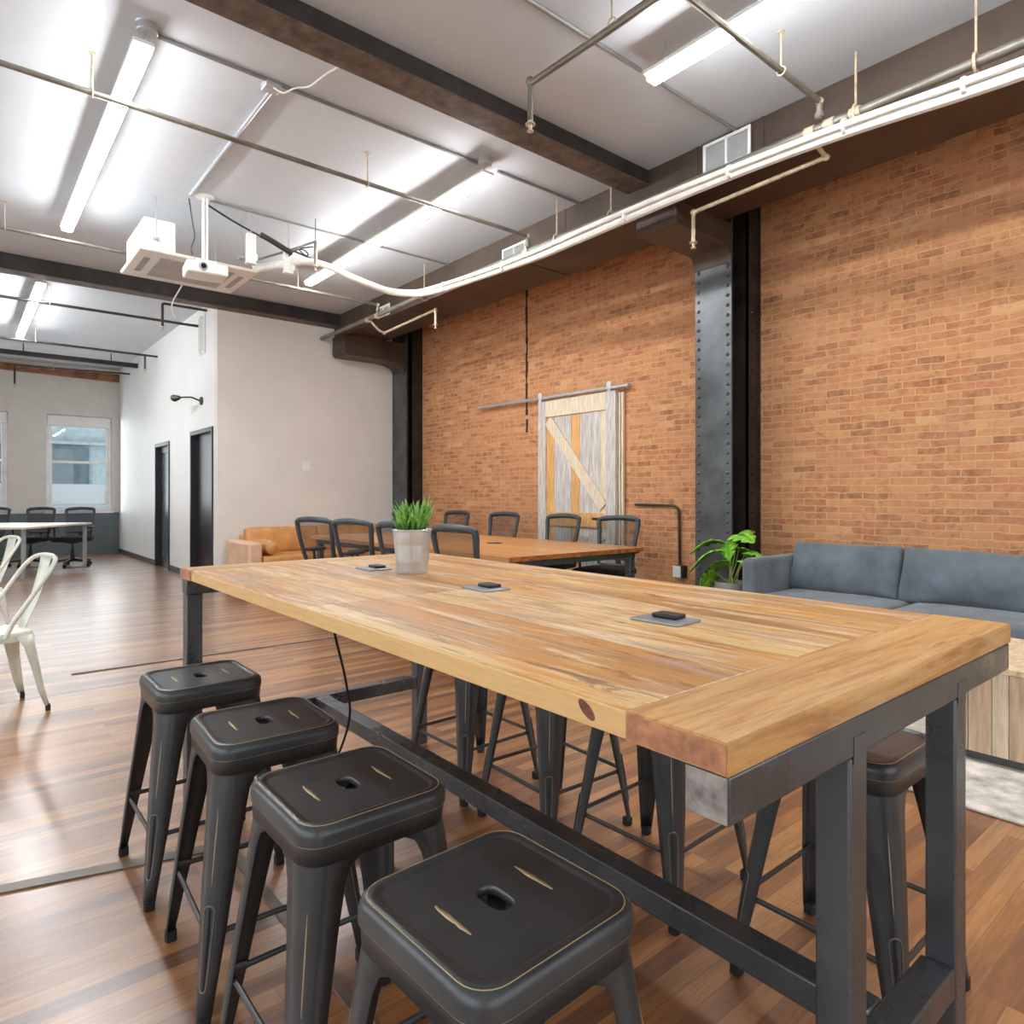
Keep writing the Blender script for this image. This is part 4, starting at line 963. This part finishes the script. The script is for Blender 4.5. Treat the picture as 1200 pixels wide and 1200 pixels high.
vent(4.87, 5.23, 3.50, 3.66, 'white air grille on the girder behind the wrapped lines')
vent(7.50, 7.83, 3.49, 3.63, 'small white air grille on the girder near the far column')
for k, y in enumerate((9.74, 9.93)):
    o = thing('wall_grille', ['narrow white slotted vent high on the partition, nearer strip', 'narrow white slotted vent high on the partition, further strip'][k], 'vent', (XD, y, 3.14), 0, 'slotted vents on the partition')
    MB().box(XD-.02, XD, y-.06, y+.06, 3.14, 3.68).build('grille_frame', 'white', o, world=True, bevel=.004); MB().box(XD-.022, XD-.02, y-.015, y+.015, 3.17, 3.65).build('slot', 'greygrille', o, world=True)

# ================================================================== AIR UNIT, PROJECTOR
t = thing('air_conditioner', 'white ceiling cassette air conditioner hanging left of the projector', 'air conditioner', (1.7, 6.8, 3.3))
MB().box(1.25, 1.50, 6.44, 7.20, 3.318, 3.60).build('casing', 'white', t, world=True, bevel=.01)
pn = MB().loft([[(1.20, 6.38, 3.318), (2.22, 6.38, 3.318), (2.22, 7.25, 3.318), (1.20, 7.25, 3.318)], [(1.215, 6.395, 3.295), (2.205, 6.395, 3.295), (2.205, 7.235, 3.295), (1.215, 7.235, 3.295)]]).build('fascia', 'white', t, world=True, bevel=.006)
MB().box(1.40, 2.03, 6.52, 7.11, 3.288, 3.294).build('return_grille', 'greygrille', t, world=True, bevel=.002)
for a in ((1.28, 1.33, 6.6, 7.03), (2.09, 2.14, 6.6, 7.03)): MB().box(*a, 3.290, 3.2945).build('air_slot', 'grey', t, world=True)
for x, y in ((1.34, 6.42), (2.06, 6.42), (1.34, 7.23), (2.06, 7.23)): MB().tube([(x, y, 3.42), (x, y, CZ)], .005, 6).box(x-.02, x+.02, y-.02, y+.05 if y < 7 else y+.005, 3.41, 3.425).build('hanging_rod', 'grey', t, world=True)
t = thing('projector', 'small white projector hanging from a ceiling pole', 'projector', (1.67, 6.17, CZ))
MB().lathe([(.001, -.012), (.075, -.012), (.075, 0), (.001, 0)], n=20).build('ceiling_plate', 'white', t)
MB().box(-.022, -.004, -.016, .016, -.57, -.012).box(.006, .024, -.016, .016, -.57, -.012).build('pole', 'white', t, bevel=.003)
MB().box(-.08, .08, -.06, .06, -.59, -.568).build('mount_bracket', 'white', t, bevel=.004)
m3 = Matrix.Rotation(R(-6), 3, 'Z')
MB().obox((0, -.01, -.655), (.33, .26, .10), m3).build('projector_body', 'white', t, bevel=.022, seg=4)
MB().lathe([(.001, -.15), (.03, -.15), (.036, -.145), (.036, -.12), (.001, -.12)], (-.05, -.0, -.65), 18, axis='y').build('lens_ring', 'grey', t)
MB().lathe([(.001, -.153), (.022, -.153), (.022, -.15), (.001, -.15)], (-.05, 0, -.65), 16, axis='y').build('lens', 'screen', t)
# cables around the projector and the small fan-coil parts
for pts, m_, r, lab in (([(1.55, 6.2, 3.75), (1.57, 6.2, 3.6), (1.60, 6.2, 3.42), (1.56, 6.2, 3.32), (1.58, 6.2, 3.27)], 'black', .006, 'black cable drooping beside the projector pole'),
    ([(1.66, 6.24, 3.775), (1.9, 6.25, 3.68), (2.15, 6.25, 3.60), (2.45, 6.28, 3.55), (2.8, 6.3, 3.50), (3.3, 6.4, 3.47)], 'rubber', .009, 'dark cable slung from the projector mount toward the girder'),
    ([(2.13, 6.12, 3.56), (2.2, 6.12, 3.54), (2.32, 6.13, 3.50), (2.43, 6.15, 3.47)], 'pipedark', .026, 'dark flexible duct between the two small white brackets'),
    ([(1.75, 7.26, 3.30), (1.72, 7.6, 3.17), (1.85, 8.0, 3.14), (1.95, 8.3, 3.22)], 'white', .007, 'loose white wire hanging behind the air unit'),
    ([(2.4, 6.2, 3.42), (2.45, 6.15, 3.5), (2.53, 6.1, 3.52), (2.56, 6.05, 3.45), (2.5, 6.0, 3.42), (2.46, 6.08, 3.5), (2.62, 6.1, 3.56)], 'rubber', .006, 'coiled black wire beside the air unit')):
    setprops(MB().tube(round_path(pts, .15, 4), r, 8).build('ceiling_cable', m_), lab, 'cable')
for x, y, h_, lab in ((2.06, 6.16, .26, 'small white mounting bracket right of the projector'), (2.42, 6.2, .2, 'small white mounting bracket beside the coiled wire')):
    o = thing('mounting_bracket', lab, 'bracket', (x, y, 3.3)); MB().box(-.04, .04, -.02, -.012, 0, h_).box(-.04, -.03, -.012, .03, 0, h_).box(-.045, .045, -.02, .04, -.01, 0).box(.01, .05, -.03, -.02, .02, .08).build('bracket_plate', 'white', o, bevel=.002)
    MB().tube([(0, 0, h_), (0, 0, CZ-3.3)], .004, 6).build('hanging_rod', 'grey', o)
t = thing('sprinkler_drop', 'short beige sprinkler drop hanging between the air unit and the second light', 'sprinkler', (2.60, 6.0, 3.5))
MB().tube([(2.6, 6.0, 3.58), (2.6, 6.0, 3.36)], .016, 10).tube(round_path([(2.6, 6.0, 3.575), (2.45, 6.2, 3.52), (2.2, 6.5, 3.44)], .05), .011, 8).build('pipe_run', 'pipe', t, world=True)
h = MB(); head(h, 2.6, 6.0, 3.36); h.build('sprinkler_head', 'pipelight', t, world=True)
MB().tube([(2.6, 6.0, 3.58), (2.6, 6.0, CZ)], .005, 6).build('hanger', 'pipe', t, world=True)

# sconce and switch
t = thing('wall_lamp', 'black swivel wall lamp above the nearer black door', 'wall lamp', (XD, 9.86, 2.5))
MB().lathe([(.001, -.02), (.055, -.02), (.06, 0), (.001, 0)], (XD, 9.86, 2.5), 16, axis='x').build('wall_plate', 'pipedark', t, world=True)
MB().tube(round_path([(XD-.02, 9.86, 2.5), (XD-.12, 9.93, 2.55), (XD-.2, 10.2, 2.57)], .04), .012, 8).build('arm', 'pipedark', t, world=True)
MB().loft([[(XD-.2+r*math.cos(R(a))-.04*k, 10.2+k*.14+.35*r*math.sin(R(a)), 2.57-.0*k+r*math.sin(R(a))) for a in range(0, 360, 30)] for k, r in ((0, .018), (.2, .03), (.6, .042), (1, .052))]).build('lamp_shade', 'pipedark', t, world=True, angle=60)
t = thing('light_switch', 'white double light switch on the plain white wall', 'light switch', (3.817, YF, 1.61))
MB().box(-.058, .058, -.006, 0, -.058, .058).build('plate', 'white', t, bevel=.003); MB().box(-.035, -.012, -.01, -.006, -.03, .03).box(.012, .035, -.01, -.006, -.03, .03).build('rocker', 'whitemetal', t, bevel=.001)
